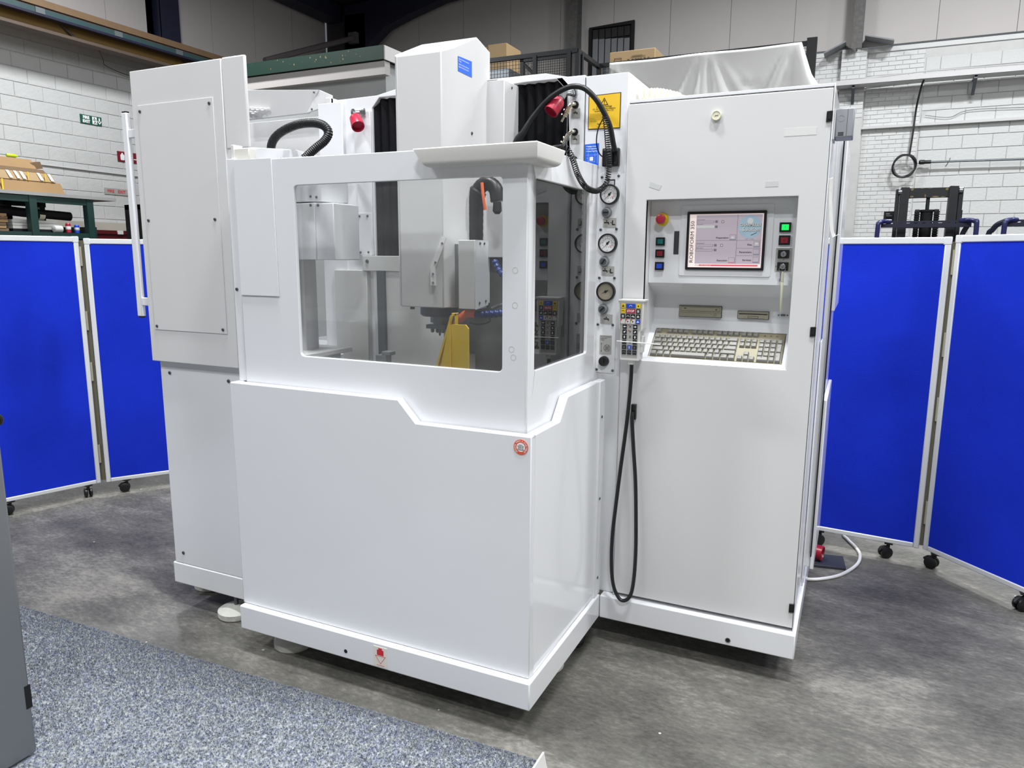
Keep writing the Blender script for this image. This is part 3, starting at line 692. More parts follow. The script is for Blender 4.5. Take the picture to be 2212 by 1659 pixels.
# forklift mast standing behind the right hand screen
fk = thing('forklift', 'worn black forklift mast rising behind the right hand blue screens', 'forklift', (1.37, 7.2, ZF))
def fy(x0, x1, y0, y1, z0, z1): m = MB(); m.box(x0, x1, y0, y1, z0, z1); return m
for a, b in ((1.115, 1.195), (1.555, 1.635)):
    fy(a, b, 6.97, 7.12, ZF, 2.215).build('mast_rail', RUSTY, fk, bevel=.006)
for a, b in ((1.073, 1.11), (1.64, 1.682)):
    fy(a, b, 7.0, 7.15, ZF, 2.20).build('outer_rail', RUSTY, fk, bevel=.005)
fy(1.19, 1.56, 7.0, 7.06, 2.105, 2.205).build('cross_beam', RUSTY, fk, bevel=.004)
fy(1.19, 1.56, 7.0, 7.06, 1.80, 1.85).build('cross_beam', RUSTY, fk, bevel=.004)
m = MB(); m.cyl((1.375, 7.05, ZF+.3), (1.375, 7.05, 1.965), .058, seg=18); m.cyl((1.375, 7.05, 1.965), (1.375, 7.05, 1.985), .07, seg=18); m.build('lift_cylinder', BLKM, fk)
m = MB(); m.cyl((1.375, 7.05, 1.98), (1.375, 7.05, 2.12), .018, seg=12); m.build('piston_rod', RUSTY, fk)
for x in (1.285, 1.462):
    m = MB(); m.box(x-.022, x+.022, 7.0, 7.03, ZF+.5, 1.96); m.cyl((x-.02, 7.03, 1.95), (x+.02, 7.03, 1.95), .04, seg=14)
    for k in range(22): m.box(x-.026, x+.026, 6.99, 7.0, 1.45+k*.024, 1.45+k*.024+.014)
    m.build('lift_chain', BLKM, fk, smooth=0)
for x in (1.11, 1.655): m = MB(); m.cyl((x-.016, 6.99, 2.17), (x+.016, 6.99, 2.17), .03, seg=14); m.build('roller', STEEL, fk)
for x0, x1 in ((0.98, 1.075), (1.64, 1.70)): m = MB(); m.box(x0, x1, 7.1, 7.25, 1.87, 1.98); m.cyl((x0+.02, 7.09, 1.925), (x1-.02, 7.09, 1.925), .035, seg=12); m.build('side_lamp', BLK, fk)
random.seed(5); m = MB()
for x0, x1, z0, z1 in ((1.205, 1.235, 2.175, 2.205), (1.515, 1.55, 2.175, 2.203), (1.20, 1.24, 2.107, 2.13), (1.335, 1.35, 2.106, 2.145), (1.40, 1.47, 2.106, 2.122), (1.48, 1.53, 2.106, 2.115), (1.29, 1.33, 2.196, 2.204), (1.36, 1.40, 2.196, 2.204)):
    n = 9; pts = [((x0+x1)/2+(x1-x0)/2*math.cos(2*math.pi*i/n)*random.uniform(.7, 1.1), (z0+z1)/2+(z1-z0)/2*math.sin(2*math.pi*i/n)*random.uniform(.6, 1.1)) for i in range(n)]
    m.plate(pts, [], XZ(6.998), 0, .002)
stuff(m.build('chipped_paint', CHIP, fk, smooth=0))
m = MB(); m.box(.95, 1.85, 7.5, 8.9, ZF+.25, 1.45); m.build('truck_body', NAVY, fk, bevel=.03)
m = MB(); m.box(1.05, 1.7, 7.12, 7.5, ZF+.1, .6); m.build('carriage', BLK, fk, bevel=.01)
def tube_frame(name, label, x0, x1, y, left, right, box=False):
    t = thing(name, label, 'trolley', ((x0+x1)/2, y, ZF))
    m = MB(); pts = [(x0+.06+i*.072, 1.842) for i in range(int((x1-x0-.1)/.072))]
    m.plate([(x0+.03, 1.80), (x1, 1.80), (x1, 1.865), (x0+.03, 1.865)], [[(a-.02, 1.847), (a-.012, 1.837), (a+.012, 1.837), (a+.02, 1.847)] for a, b in pts if a+.03 < x1], XZ(y+.12), 0, .02); m.build('slotted_bar', NAVY, t, smooth=0)
    if left:
        m = MB(); m.tube(spline([(x0, y, ZF), (x0, y, 1.3), (x0, y, 1.78), (x0+.012, y+.02, 1.845), (x0+.06, y+.10, 1.862), (x0+.12, y+.13, 1.862)], 6), .023, 12); m.build('hoop', NAVYB, t)
    if right:
        m = MB(); m.tube(spline([(x1+.03, y, ZF), (x1+.03, y, 1.3), (x1+.03, y, 1.80), (x1+.015, y+.02, 1.85), (x1-.04, y+.10, 1.865), (x1-.1, y+.13, 1.862)], 6), .023, 12); m.build('hoop', NAVYB, t)
        m = MB(); m.tube(spline([(x1-.09, y+.25, ZF), (x1-.085, y+.25, 1.5), (x1-.06, y+.22, 1.72), (x1-.02, y+.16, 1.83)], 6), .025, 10); m.build('rear_hoop', NAVY, t)
    if box:
        m = MB(); m.box(x1-.02, x1+.3, y-.02, y+.1, 1.69, 1.92); m.box(x1+.02, x1+.3, y-.03, y+.1, 1.90, 1.96); m.build('corner_box', NAVYB, t)
        m = MB(); m.tube(spline([(x0-.10, y+.25, ZF), (x0-.10, y+.25, 1.55), (x0-.06, y+.22, 1.78), (x0+.02, y+.16, 1.85), (x0+.10, y+.13, 1.865)], 6), .026, 10); m.build('rear_hoop', NAVY, t)
    m = MB(); m.box(x0, x1+.1, y+.03, y+.22, ZF, ZF+.1); m.build('trolley_bed', NAVY, t)
    return t
tube_frame('tube_trolley', 'blue tubular trolley frame around the forklift mast', .925, 1.76, 6.70, True, True)
tube_frame('tube_trolley', 'blue tubular trolley frame at the right edge, right of the forklift', 2.02, 2.30, 6.70, True, False, True)

# ================================================================== FOLDING SCREENS
def folding_screen(name, label, panels):
    t = thing(name, label, 'screen', ((panels[0][0]), (panels[0][1]), ZF))
    def box3(p0, d, n, s0, s1, w0, w1, z0, z1, mtl, nm, par, bev=0.0):
        m = MB(); P = Vector((p0[0], p0[1], 0)); q = []
        for z in (z0, z1):
            for s, w in ((s0, w0), (s1, w0), (s1, w1), (s0, w1)):
                v = P+d*s+n*w; q.append((v.x, v.y, z))
        m.hexa(q); return m.build(nm, mtl, par, bevel=bev)
    for (x, y, dx, dy, L, ztop, cast) in panels:
        d = Vector((dx, dy, 0)).normalized(); n = Vector((d.y, -d.x, 0))
        p0 = (x, y); zb = 0.125
        pn = box3(p0, d, n, .022, L-.022, -.009, .009, zb+.02, ztop-.028, PANBLUE, 'panel', t)
        for a, b, c, e, nm in ((0, .026, zb, ztop, 'frame_stile'), (L-.026, L, zb, ztop, 'frame_stile'), (.026, L-.026, zb, zb+.024, 'frame_rail'), (.026, L-.026, ztop-.03, ztop, 'frame_rail')):
            box3(p0, d, n, a, b, -.014, .014, c, e, ALU, nm, pn, .004)
        for a, c in ((-.002, ztop-.034), (L-.032, ztop-.034)):
            box3(p0, d, n, a, a+.034, -.0155, .0155, c, ztop+.002, GREYM if False else ALU, 'corner_cap', pn, .004)
        for s in cast:
            c = Vector((x, y, 0))+d*s
            m = MB(); m.cyl((c.x, c.y, .098), (c.x, c.y, .127), .008, seg=8); m.box(c.x-.018, c.x+.018, c.y-.018, c.y+.018, .119, .126)
            k = m.build('caster', BLK, t)
            a = random.uniform(0, 3.1); ax = Vector((math.cos(a), math.sin(a), 0)); side = Vector((-ax.y, ax.x, 0))
            for sg in (-1, 1):
                m = MB(); o = c+side*.012+ax*(.004*sg); m.lathe([(0, .020), (.004, .0285), (.014, .0285), (.018, .02)], (o.x, o.y, ZF+.0287), tuple(ax*sg), 16); m.build('wheel', BLK, k)
            m = MB(); o = c+side*.030; m.tube([(c.x, c.y, .105), (o.x, o.y, .098), (o.x+side.x*.015, o.y+side.y*.015, .085)], .008, 8); m.build('brake_tab', BLK, k)
    return t
ls = folding_screen('folding_screen', 'blue fabric folding screen on castors left of the machine', [
    (-3.271, 0.971, -.142, -.475, .70, 1.585, (.07, .47)), (-3.246, 0.990, .19, .286, .72, 1.575, (.11, .58))])
rs = folding_screen('folding_screen', 'blue fabric folding screen on castors right of the machine', [
    (1.155, 2.005, -.499, .047, .72, 1.585, (.13, .44)), (1.178, 2.006, .342, -.347, .74, 1.592, (.06, .49))])
def hinges(t, x, y):
    for z in (.25, .75, 1.05, 1.42):
        m = MB(); m.cyl((x, y, z), (x, y, z+.11), .006, seg=8); m.build('hinge', BEIGE, t)
hinges(ls, -3.256, .972); hinges(rs, 1.168, 1.998)
for t_, p, q in ((ls, (-3.2715, .9735), (-3.2465, .9885)), (rs, (1.1545, 2.0065), (1.1785, 2.0065))):
    P0, Q0 = Vector((*p, 0)), Vector((*q, 0)); d = (Q0-P0).normalized(); n = Vector((-d.y, d.x, 0))*.003
    m = MB(); m.hexa([tuple(v+Vector((0, 0, z))) for z in (.14, 1.565) for v in (P0-n, Q0-n, Q0+n, P0+n)]); m.build('hinge_strip', mat('hinge_brass', (.42, .40, .34), .5, metal=.4) if 'hinge_brass' not in MATS else MATS['hinge_brass'], t_)

# ================================================================== FOREGROUND
random.seed(11)
m = MB(); CX0, CX1, CY0, CY1 = -3.4, 0.074, -1.75, -.0
nx, ny = 150, 76
def edge_y(x): return -.085-.0275*(0.048-x)
def cp(i, k):
    x = CX0+(CX1-CX0)*i/nx; y1 = edge_y(x); y = CY0+(y1-CY0)*k/ny
    return (x, y, ZF+.007+random.uniform(-.0008, .0008))
m.add([cp(i, k) for k in range(ny+1) for i in range(nx+1)], [(k*(nx+1)+i, k*(nx+1)+i+1, (k+1)*(nx+1)+i+1, (k+1)*(nx+1)+i) for k in range(ny) for i in range(nx)])
m.quad((CX0, edge_y(CX0), ZF), (CX1, edge_y(CX1), ZF), (CX1, edge_y(CX1), ZF+.007), (CX0, edge_y(CX0), ZF+.007))
cpt = m.build('carpet', CARPETM, smooth=0); tag(cpt, 'blue grey flecked carpet on the concrete in front of the machine', 'carpet')
# a fringe of loop pile standing on the carpet: short tufts, uncountable
m = MB(); random.seed(21)
def tuft(x, y, z):
    a = random.uniform(0, 6.28); r = random.uniform(.0016, .0034); h = random.uniform(.004, .009)
    lx, ly = random.uniform(-.004, .004), random.uniform(-.004, .004)
    b = len(m.v); m.v += [(x+r*math.cos(a), y+r*math.sin(a), z), (x+r*math.cos(a+2.1), y+r*math.sin(a+2.1), z), (x+r*math.cos(a+4.2), y+r*math.sin(a+4.2), z), (x+lx, y+ly, z+h)]
    for f in ((0, 1, 3), (1, 2, 3), (2, 0, 3)): m.f.append([b+q for q in f]); m.mi.append(0)
for _ in range(90000):
    x = random.uniform(-2.4, CX1-.001); t_ = random.random()
    y = edge_y(x)-t_*t_*(1.1 if x > -1.2 else .7)
    if x < -1.255 and y < -.68: continue
    tuft(x, y, ZF+.0065)
for _ in range(9000):
    x = random.uniform(-2.4, CX1-.001); tuft(x, edge_y(x)+random.uniform(-.003, .003), ZF+.003)
stuff(m.build('carpet_pile', CARPETM, cpt, smooth=0))
m = MB(); m.hexa([(.078, -1.75, ZF), (.100, -1.75, ZF), (.100, -.094, ZF), (.078, -.094, ZF), (.083, -1.75, ZF+.055), (.0885, -1.75, ZF+.055), (.0885, -.0935, ZF+.052), (.083, -.0935, ZF+.052)])
tag(m.build('edge_strip', WP, bevel=.0012), 'white upright strip standing along the right hand end of the carpet', 'trim strip')

gm = thing('grey_machine', 'dull grey machine cabinet with a black lever at the left foreground edge', 'machine', (-1.6, -.95, ZF))
m = MB(); m.box(-1.95, -1.261, -1.30, -.685, ZF+.016, 1.20); m.build('cabinet_body', GREYMC, gm, bevel=.006)
m = MB(); m.box(-1.264, -1.2595, -.70, -.6835, ZF+.16, ZF+.23); m.build('hinge', BLK, gm)
m = MB(); m.box(-1.93, -1.28, -1.28, -.70, ZF+.0085, ZF+.016); m.build('plinth', BLK, gm)
m = MB(); m.tube([(-1.262, -.712, 1.060), (-1.236, -.694, 1.058)], .009, 10); m.build('lever', BLK, gm)
m = MB(); m.lathe([(0, .012), (.003, .017), (.012, .018), (.018, .015), (.019, .010), (.012, .008)], (-1.244, -.700, 1.058), (.85, -.45, .05), 20); m.build('lever_knob', BLK, gm)
m = MB(); m.box(-1.262, -1.257, -.80, -.775, .86, 1.05); m.build('door_seal', BLK, gm)

# floor cable, plug and mat right of the cabinet
m = MB(); m.tube(spline([(.40, 1.50, .056), (.58, 1.53, .056), (.671, 1.555, .056), (.738, 1.585, .056), (.823, 1.675, .056), (.889, 1.826, .056), (.905, 1.955, .056), (.888, 2.056, .056), (.849, 2.158, .056), (.83, 2.25, .056), (.90, 2.5, .056)], 10), .0075, 10)
tag(m.build('mains_cable', WP), 'white cable looping over the floor under the right hand screen', 'cable')
m = MB(); m.hexa([(.45, 1.69, ZF), (.845, 1.755, ZF), (.83, 1.90, ZF), (.44, 1.84, ZF), (.45, 1.69, ZF+.014), (.845, 1.755, ZF+.014), (.83, 1.90, ZF+.014), (.44, 1.84, ZF+.014)])
tag(m.build('rubber_pad', mat('pad_grey', (.17, .18, .21), .5), bevel=.002), 'flat dark rubber pad on the floor under the red plug', 'pad')
pl = thing('mains_plug', 'red industrial plug lying on the dark pad behind the cabinet', 'plug', (.69, 1.82, .062))
m = MB(); m.lathe([(0, .026), (.05, .026), (.052, .034), (.085, .037), (.088, .033), (.06, .028)], (.655, 1.81, .106), (.97, -.2, -.08), 20); m.build('plug_shell', DRED, pl)
m = MB(); m.hexa([(.66, 1.79, .118), (.72, 1.785, .116), (.725, 1.82, .116), (.665, 1.825, .118), (.665, 1.795, .150), (.70, 1.79, .145), (.705, 1.815, .145), (.67, 1.82, .150)]); m.build('cover_flap', DRED, pl, bevel=.004)
m = MB(); m.tube([(.655, 1.81, .10), (.58, 1.83, .09), (.48, 1.85, .078)], .012, 8); m.build('plug_cable', RUB, pl)
m = MB(); m.tube(spline([(-.30, .70, ZF+.006), (-.14, .60, ZF+.006), (-.06, .565, ZF+.006), (-.045, .60, ZF+.006), (-.08, .68, ZF+.006), (-.2, .80, ZF+.006)], 8), .0055, 8)
tag(m.build('floor_cable', RUB), 'short loop of black cable on the floor under the machine', 'cable')

# ================================================================== SPARK EROSION MACHINE
E_ = thing('erosion_machine', 'large white spark erosion machine with a windowed tank hood and ram head', 'machine', (0, 0, ZF))
def hole(m, c, r=.007):   # dark drilled hole with a rim, on a front plate
    m.plate(circ(c[0], c[1], r, 14), [], XZ(c[2]-.0006), 0, .0005)
# plinths
m = MB(); m.box(-1.155, 0, 0, .66, .143, .2325); pl1 = m.build('plinth', W_, E_, bevel=.004)
m = MB(); m.box(-1.695, -1.158, .169, 1.3, .143, .2325); m.build('plinth', W_, E_, bevel=.004)
m = MB(); hole(m, (-.68, .170, 0)); m.build('drilled_hole', BLKM, pl1)
m = MB(); m.box(-.5645, -.5105, -.001, 0, .150, .2205); st = m.build('load_sticker', mat('sticker_cream', (.90, .88, .84), .5), pl1)
m = MB(); f = XZ(-.0014); cx = -.5375
m.plate([(cx-.013, .191), (cx+.013, .191), (cx+.013, .209), (cx+.008, .2105), (cx+.005, .2125), (cx+.009, .2145), (cx+.006, .2165), (cx-.006, .2165), (cx-.009, .2145), (cx-.005, .2125), (cx-.008, .2105), (cx-.013, .209)], [], f, 0, .0003)
m.plate([(cx-.021, .189), (cx+.021, .189), (cx, .160)], [[(cx-.0185, .1875), (cx+.0185, .1875), (cx, .1625)]], f, 0, .0003)
m.box(cx-.015, cx+.015, -.0014, -.0011, .1545, .1558); m.build('load_symbol', RTXT, pl1, smooth=0)
# adjustable feet
for x, y in ((-1.39, .205), (-1.02, .125), (-1.69, .355), (-.12, .40), (-1.3, 1.15)):
    m = MB(); m.lathe([(0, .068), (.006, .073), (.026, .073), (.030, .067), (.042, .03), (.045, .018)], (x, y, ZF), (0, 0, 1), 26); ft = m.build('levelling_foot', FOOTW, E_)
    m = MB(); m.cyl((x, y, ZF+.042), (x, y, .15), .0085, seg=12); m.build('foot_stem', DSTEEL, ft)
# lower tank casing with stepped rim
m = MB()
m.plate([(-1.158, .2335), (-.0124, .2335), (-.0124, .986), (-.3989, .986), (-.4627, 1.0546), (-1.158, 1.0546)], [], XZ(.022), 0, .030)
m.plate([(.052, .2335), (.613, .2335), (.613, 1.0546), (.309, 1.0546), (.244, .986), (.052, .986)], [], YZ(-.0124), -.030, 0)
m.box(-1.158, -1.13, .052, .16, .2335, 1.0546)
tc = m.build('tank_casing', W_, E_, bevel=.0035)
m = MB(); m.box(-.034, -.006, .614, .672, .2335, 1.055); m.build('rear_flange', W_, tc, bevel=.002)
screws(tc, [(-.006, .640, .923), (-.006, .640, .615), (-.006, .640, .306)], 'x', size=.9)
m = MB(); m.plate(circ(-.0447, .9525, .0226, 28), [circ(-.0447, .9525, .0135, 22)], XZ(.0205), 0, .0014); rs_ = m.build('parts_sticker', ORTXT, tc, smooth=0)
m = MB(); m.plate(circ(-.0447, .9525, .0135, 22), [], XZ(.0205), 0, .0014)
s_txt = 'ORIGINAL PARTS & CONSUMABLES'
for i, ch in enumerate(s_txt):
    a = math.radians(230-i*(280/(len(s_txt)-1))); c, s = math.cos(a), math.sin(a)
    m.text(ch, .0062, (-.0447+.0180*c, .0201, .9525+.0180*s), (s, 0, -c), (c, 0, s), .0001)
m.build('sticker_print', WTXT, tc, smooth=0)
m = MB()
for i, l in enumerate(('Spares', 'Call our team', 'hotline for', 'Service and', 'Consumables')):
    m.text(l, .0040, (-.0447, .0200, .9590-i*.0036), (1, 0, 0), (0, 0, 1), .00012)
m.build('sticker_text', BTXT, tc, smooth=0)
# tank interior: table, rear wall and side wall
m = MB(); m.box(-1.12, -.06, .075, .68, 1.005, 1.03); tb = m.build('work_table', TABLE, E_)
for y in (.2, .32, .44, .56):
    m = MB(); m.box(-1.0, -.12, y-.006, y+.006, 1.0302, 1.0312); m.build('table_slot', BLKM, tb)
m = MB(); m.box(-1.30, -1.10, .34, .56, 1.02, 1.10); m.box(-1.34, -1.071, .285, .60, 1.10, 1.12); m.build('tool_tray', WP, E_, bevel=.003)
m = MB(); m.box(-1.015, -.995, .17, .26, 1.03, 1.105); m.box(-1.015, -.90, .17, .26, 1.03, 1.06); m.build('blue_stop', KBLUE, E_, bevel=.003)
# hood: front sheet with window, right sheet with window
WX0, WX1, WZ0, WZ1 = -.866, -.1225, 1.1605, 1.710
HB = 1.03
m = MB()
m.plate([(-1.115, HB), (-.475, HB), (-.405, .955), (-.046, .955), (-.046, 1.792), (-1.115, 1.798)], [rrect(WX0, WX1, WZ0, WZ1, .014)], XZ(.056), 0, .012)
m.plate([(.068, .955), (.24, .955), (.305, HB), (.652, HB), (.652, 1.800), (.068, 1.792)], [rrect(.114, .571, 1.161, 1.707, .010)], YZ(-.046), -.012, 0)
hd = m.build('tank_hood', W_, E_, bevel=.0025)
m = MB(); m.plate(rrect(WX0-.012, WX1+.012, WZ0-.012, WZ1+.012, .01), [], XZ(.0685), 0, .004); m.build('front_window', GLASS, hd, smooth=0)
m = MB(); m.plate(rrect(.102, .583, 1.149, 1.719, .01), [], YZ(-.0585), -.004, 0); m.build('side_window', SGLASS, hd, smooth=0)
m = MB(); m.plate([(-1.112, 1.3545), (-.946, 1.3545), (-.950, 1.799), (-1.112, 1.801)], [], XZ(.0515), 0, .0042); m.build('cover_plate', W_, hd, bevel=.0012)
m = MB(); m.box(-1.152, -1.118, .060, .135, 1.055, 1.805); m.build('hood_edge', W_, hd, bevel=.002)
screws(hd, [(-1.138, .0595, 1.374)])
m = MB()
for a, b in ((-.082, 1.452), (-.082, 1.354), (-.092, 1.228), (-.086, 1.205)):
    m.plate(circ(a, b, .0085, 20), [circ(a, b, .0079, 20)], XZ(.0556), 0, .0003)
m.build('ring_mark', GREYL, hd, smooth=0)
m = MB(); m.box(-.18, -.176, .0555, .056, 1.755, 1.759); m.build('small_mark', BLKM, hd)
# canopy lip mitred round the right corner
prof = [(0, 1.792), (.0455, 1.791), (.048, 1.788), (.048, 1.754), (.0465, 1.749), (.042, 1.7445), (.035, 1.742), (.022, 1.7405), (0, 1.740)]
vs = []; n = len(prof)
for d, z in prof: vs.append((-.386+(1.792-z)*.75, .056-d, z))
for d, z in prof: vs.append((-.046+d, .056-d, z))
for d, z in prof: vs.append((-.046+d, .215-(1.792-z)*.85, z))
m = MB(); fs = [(s*n+i, s*n+(i+1) % n, (s+1)*n+(i+1) % n, (s+1)*n+i) for s in range(2) for i in range(n)]+[tuple(range(n)), tuple(2*n+i for i in reversed(range(n)))]
m.add(vs, fs); m.build('canopy_lip', mat('lip_enamel', (.83, .825, .81), .3, var=.03, scale=8), hd, smooth=32)
screws(hd, [(-.36, .075, 1.794), (-.24, .075, 1.793), (-.07, .075, 1.793), (-.93, .075, 1.798), (-1.06, .075, 1.80)], 'z', size=.8)
# splash wall and translucent block at the left of the hood
m = MB(); m.plate([(.11, 1.785), (.66, 1.785), (.66, 1.80), (.445, 1.858), (.33, 1.866), (.11, 1.846)], [], YZ(-1.105), 0, .02); m.build('splash_wall', W_, E_, bevel=.002)
m = MB(); m.box(-1.142, -1.066, .075, .108, 1.802, 1.840); m.build('guide_block', mat('milky_plastic', (.88, .87, .84), .35), E_, bevel=.003)
m = MB(); m.box(-1.142, -1.128, .072, .112, 1.802, 1.852); m.build('guide_lug', WP, E_, bevel=.002)

# left upper cover and lower panel
m = MB(); m.box(-1.696, -1.241, .147, .235, 1.078, 2.152); lc = m.build('side_cover', WD, E_, bevel=.003)
m = MB(); m.box(-1.239, -1.134, .147, .160, 1.852, 2.154); m.build('cover_wing', WD, E_, bevel=.005, seg=3)
m = MB(); m.box(-1.239, -1.16, .155, .5, 1.078, 1.79); m.build('cover_return', WD, E_, bevel=.003)
m = MB(); m.box(-1.663, -1.286, .1445, .1472, 1.203, 2.029); m.build('access_plate', WD, lc, bevel=.0008)
screws(lc, [(-1.652, .144, 2.018-.01), (-1.303, .144, 2.010), (-1.310, .144, 1.615), (-1.305, .144, 1.219), (-1.650, .144, 1.217), (-1.651, .144, 1.616)])
gb = MB(); gb.box(-1.763, -1.736, .150, .168, 1.250, 2.012); gbo = gb.build('grab_bar', W_, E_, bevel=.003)
for z in (1.936, 1.308):
    m = MB(); m.box(-1.737, -1.695, .153, .166, z-.016, z+.016); m.build('bar_bracket', W_, gbo, bevel=.003)
for z in (2.012, 1.2445):
    m = MB(); m.box(-1.761, -1.738, .152, .166, z, z+.0055); m.build('bar_end_cap', BLK, gbo, bevel=.001)
m = MB(); m.box(-1.684, -1.166, .172, 1.25, .2335, 1.078); lp = m.build('lower_panel', W_, E_, bevel=.003)
screws(lp, [(-1.633, .1715, 1.031), (-1.178, .1715, 1.031), (-1.322, .1715, 1.022), (-1.633, .1715, .281), (-1.192, .1715, .281)], size=1.15)
m = MB(); m.box(-1.164, -1.159, .16, .7, .2335, 1.05); m.build('joint_strip', DSTEEL, E_)

# column: frame with bellows opening, stepped cover strips
m = MB()
m.plate([(-1.20, .9), (-.115, .9), (-.115, 2.108), (-.18, 2.108), (-.265, 2.127), (-.90, 2.127), (-.985, 2.112), (-1.20, 2.110)],
        [[(-1.008, .95), (-.180, .95), (-.180, 2.060), (-.222, 2.104), (-.972, 2.104), (-1.008, 2.066)]], XZ(.69), 0, .05)
cf = m.build('column_frame', W_, E_, bevel=.002)
m = MB(); m.box(-1.19, -.12, .76, 1.9, .9, 2.10); m.build('column_body', INNER, E_)
m = MB(); m.box(-1.265, -1.145, .675, .72, 1.0, 2.098); m.build('cover_strip', W_, cf, bevel=.002)
m = MB(); m.box(-1.085, -1.012, .682, .692, 1.49, 2.055); m.build('cover_strip', W_, cf, bevel=.0015)
m = MB(); m.box(-1.093, -1.017, .678, .682, 1.49, 1.66); jp = m.build('joint_plate', W_, cf, bevel=.001)
screws(cf, [(-1.075, .6775, 1.648), (-1.035, .6775, 1.648), (-1.075, .6775, 1.503), (-1.035, .6775, 1.503), (-1.17, .674, 1.73), (-1.165, .674, 1.355), (-1.145, .674, 1.195), (-1.12, .674, 1.195)], size=.8)
m = MB()   # pleated bellows
zs0, zs1 = 1.0, 2.10
for x0, x1 in ((-1.005, -.183),):
    N_ = 22; k = [x0+(x1-x0)*i/(2*N_) for i in range(2*N_+1)]; b = len(m.v)
    vs = []; fs = []
    for i, x in enumerate(k):
        y = .712 if i % 2 else .698
        vs += [(x, y, zs0), (x, y, zs1)]
    for i in range(2*N_): fs.append((2*i, 2*i+2, 2*i+3, 2*i+1))
    m.add(vs, fs)
m.build('bellows', mat('bellows_black', (.022, .025, .05), .6, var=.2, spec=.2), cf, smooth=0)
m = MB(); m.box(-.408, -.402, .688, .694, 1.0, 2.10); m.build('guide_rod', DSTEEL, cf)
m = MB(); m.box(-1.05, -.60, .655, .675, 1.428, 1.489); cb = m.build('cross_bar', INNER, E_, bevel=.002)
screws(cb, [(-1.026, .6545, 1.467)], size=1.3)
m = MB(); m.box(-1.20, -1.035, .66, .69, 1.0, 1.43); m.box(-1.0, -.66, .66, .69, 1.0, 1.43); m.build('lower_guard', INNER, E_, bevel=.002)
m = MB(); m.box(-.975, -.94, .645, .66, 1.0, 1.43); m.build('guide_way', DSTEEL, E_)
m = MB(); m.box(-.93, -.88, .56, .60, 1.03, 1.10); m.box(-.90, -.86, .56, .60, 1.10, 1.115); m.build('table_stop', GREYM, E_, bevel=.002)
m = MB(); m.box(-.62, -.52, .55, .64, 1.03, 1.12); m.build('vice_block', GREYL, E_, bevel=.003)
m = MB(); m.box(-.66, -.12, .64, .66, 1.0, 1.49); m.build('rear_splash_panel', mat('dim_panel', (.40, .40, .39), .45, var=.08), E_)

# ram head
HX0, HX1 = -.657, -.437
plan_ = [(-.628, .30), (-.460, .30), (HX1, .342), (HX1, .60), (HX0, .60), (HX0, .335)]
def ztop(y): return 2.130+(y-.30)*(2.218-2.130)/(.50-.30) if y < .5 else 2.218-(y-.5)*.25
m = MB(); n = len(plan_)
m.add([(x, y, 1.318) for x, y in plan_]+[(x, y, ztop(y)) for x, y in plan_]+[(HX1, .50, 2.218), (HX0, .50, 2.218)],
      [tuple(range(n)), (0, 1, n+1, n), (1, 2, n+2, n+1), (2, 3, n+3, 2*n, n+2), (3, 4, n+4, n+3), (4, 5, n+5, 2*n+1, n+4), (5, 0, n, n+5), (n, n+1, n+2, 2*n, 2*n+1, n+5), (2*n, n+3, n+4, 2*n+1)])
rh = m.build('ram_head', WD, E_, bevel=.003)
m = MB(); m.add([(HX1+.0008, .367, 2.082), (HX1+.0008, .463, 2.081), (HX1+.0008, .463, 2.132), (HX1+.0008, .367, 2.128)], [(0, 1, 2, 3)]); m.build('blue_label', BLUEL, rh, smooth=0)
m = MB()
for z, L in ((2.1215, .088), (2.1145, .03), (2.105, .088), (2.097, .086)):
    m.text('Reglage niveau dielectrique automatique de' if L > .05 else 'de levage', .0062, (HX1+.0012, .3715, z), (0, 1, 0), (0, 0, 1), 0, L/.135 if L > .05 else .8, 'LEFT')
m.build('label_print', WTXT, rh, smooth=0)
screws(rh, [(HX1+.0003, .461, 1.902)], 'x', size=.9)
m = MB(); m.box(-.4005, -.338, .297, .38, 1.318, 1.542); hb = m.build('head_side_box', WD, E_, bevel=.002)
m = MB(); m.plate([(.297, 1.3175), (.385, 1.328), (.385, 1.5415), (.297, 1.5425)], [], YZ(-.3378), 0, .003); m.build('side_plate', W_, hb)
screws(hb, [(-.3345, .325, 1.532), (-.3345, .355, 1.532), (-.3345, .32, 1.338), (-.3345, .365, 1.342)], 'x', size=.75)
m = MB(); m.box(-.438, -.400, .34, .5, 1.32, 1.53); m.build('head_spacer', GREYM, E_)
m = MB(); m.plate([(-.463, 1.548), (-.445, 1.548), (-.487, 1.452), (-.487, 1.393), (-.506, 1.393), (-.506, 1.455)], [], XZ(.2945), 0, .005); sp = m.build('scraper_strip', WTXT, E_)
m = MB()
for a, b in ((-.4615, 1.532), (-.488, 1.470), (-.498, 1.432), (-.498, 1.403)): m.lathe([(0, .0045), (.0018, .0036), (.002, .001)], (a+.002, .2945, b), (0, -1, 0), 10)
m.build('strip_screw', GREYM, sp)
m = MB(); m.box(-.462, -.372, .58, .70, 1.486, 2.094); m.hexa([(-.462, .58, 2.094), (-.40, .58, 2.094), (-.372, .62, 2.094), (-.462, .70, 2.094), (-.462, .58, 2.0995), (-.40, .58, 2.0995), (-.372, .62, 2.0985), (-.462, .70, 2.0995)]); sb = m.build('axis_cover', WD, E_, bevel=.003)
screws(sb, [(-.3715, .64, 2.078)], 'x', size=.7)
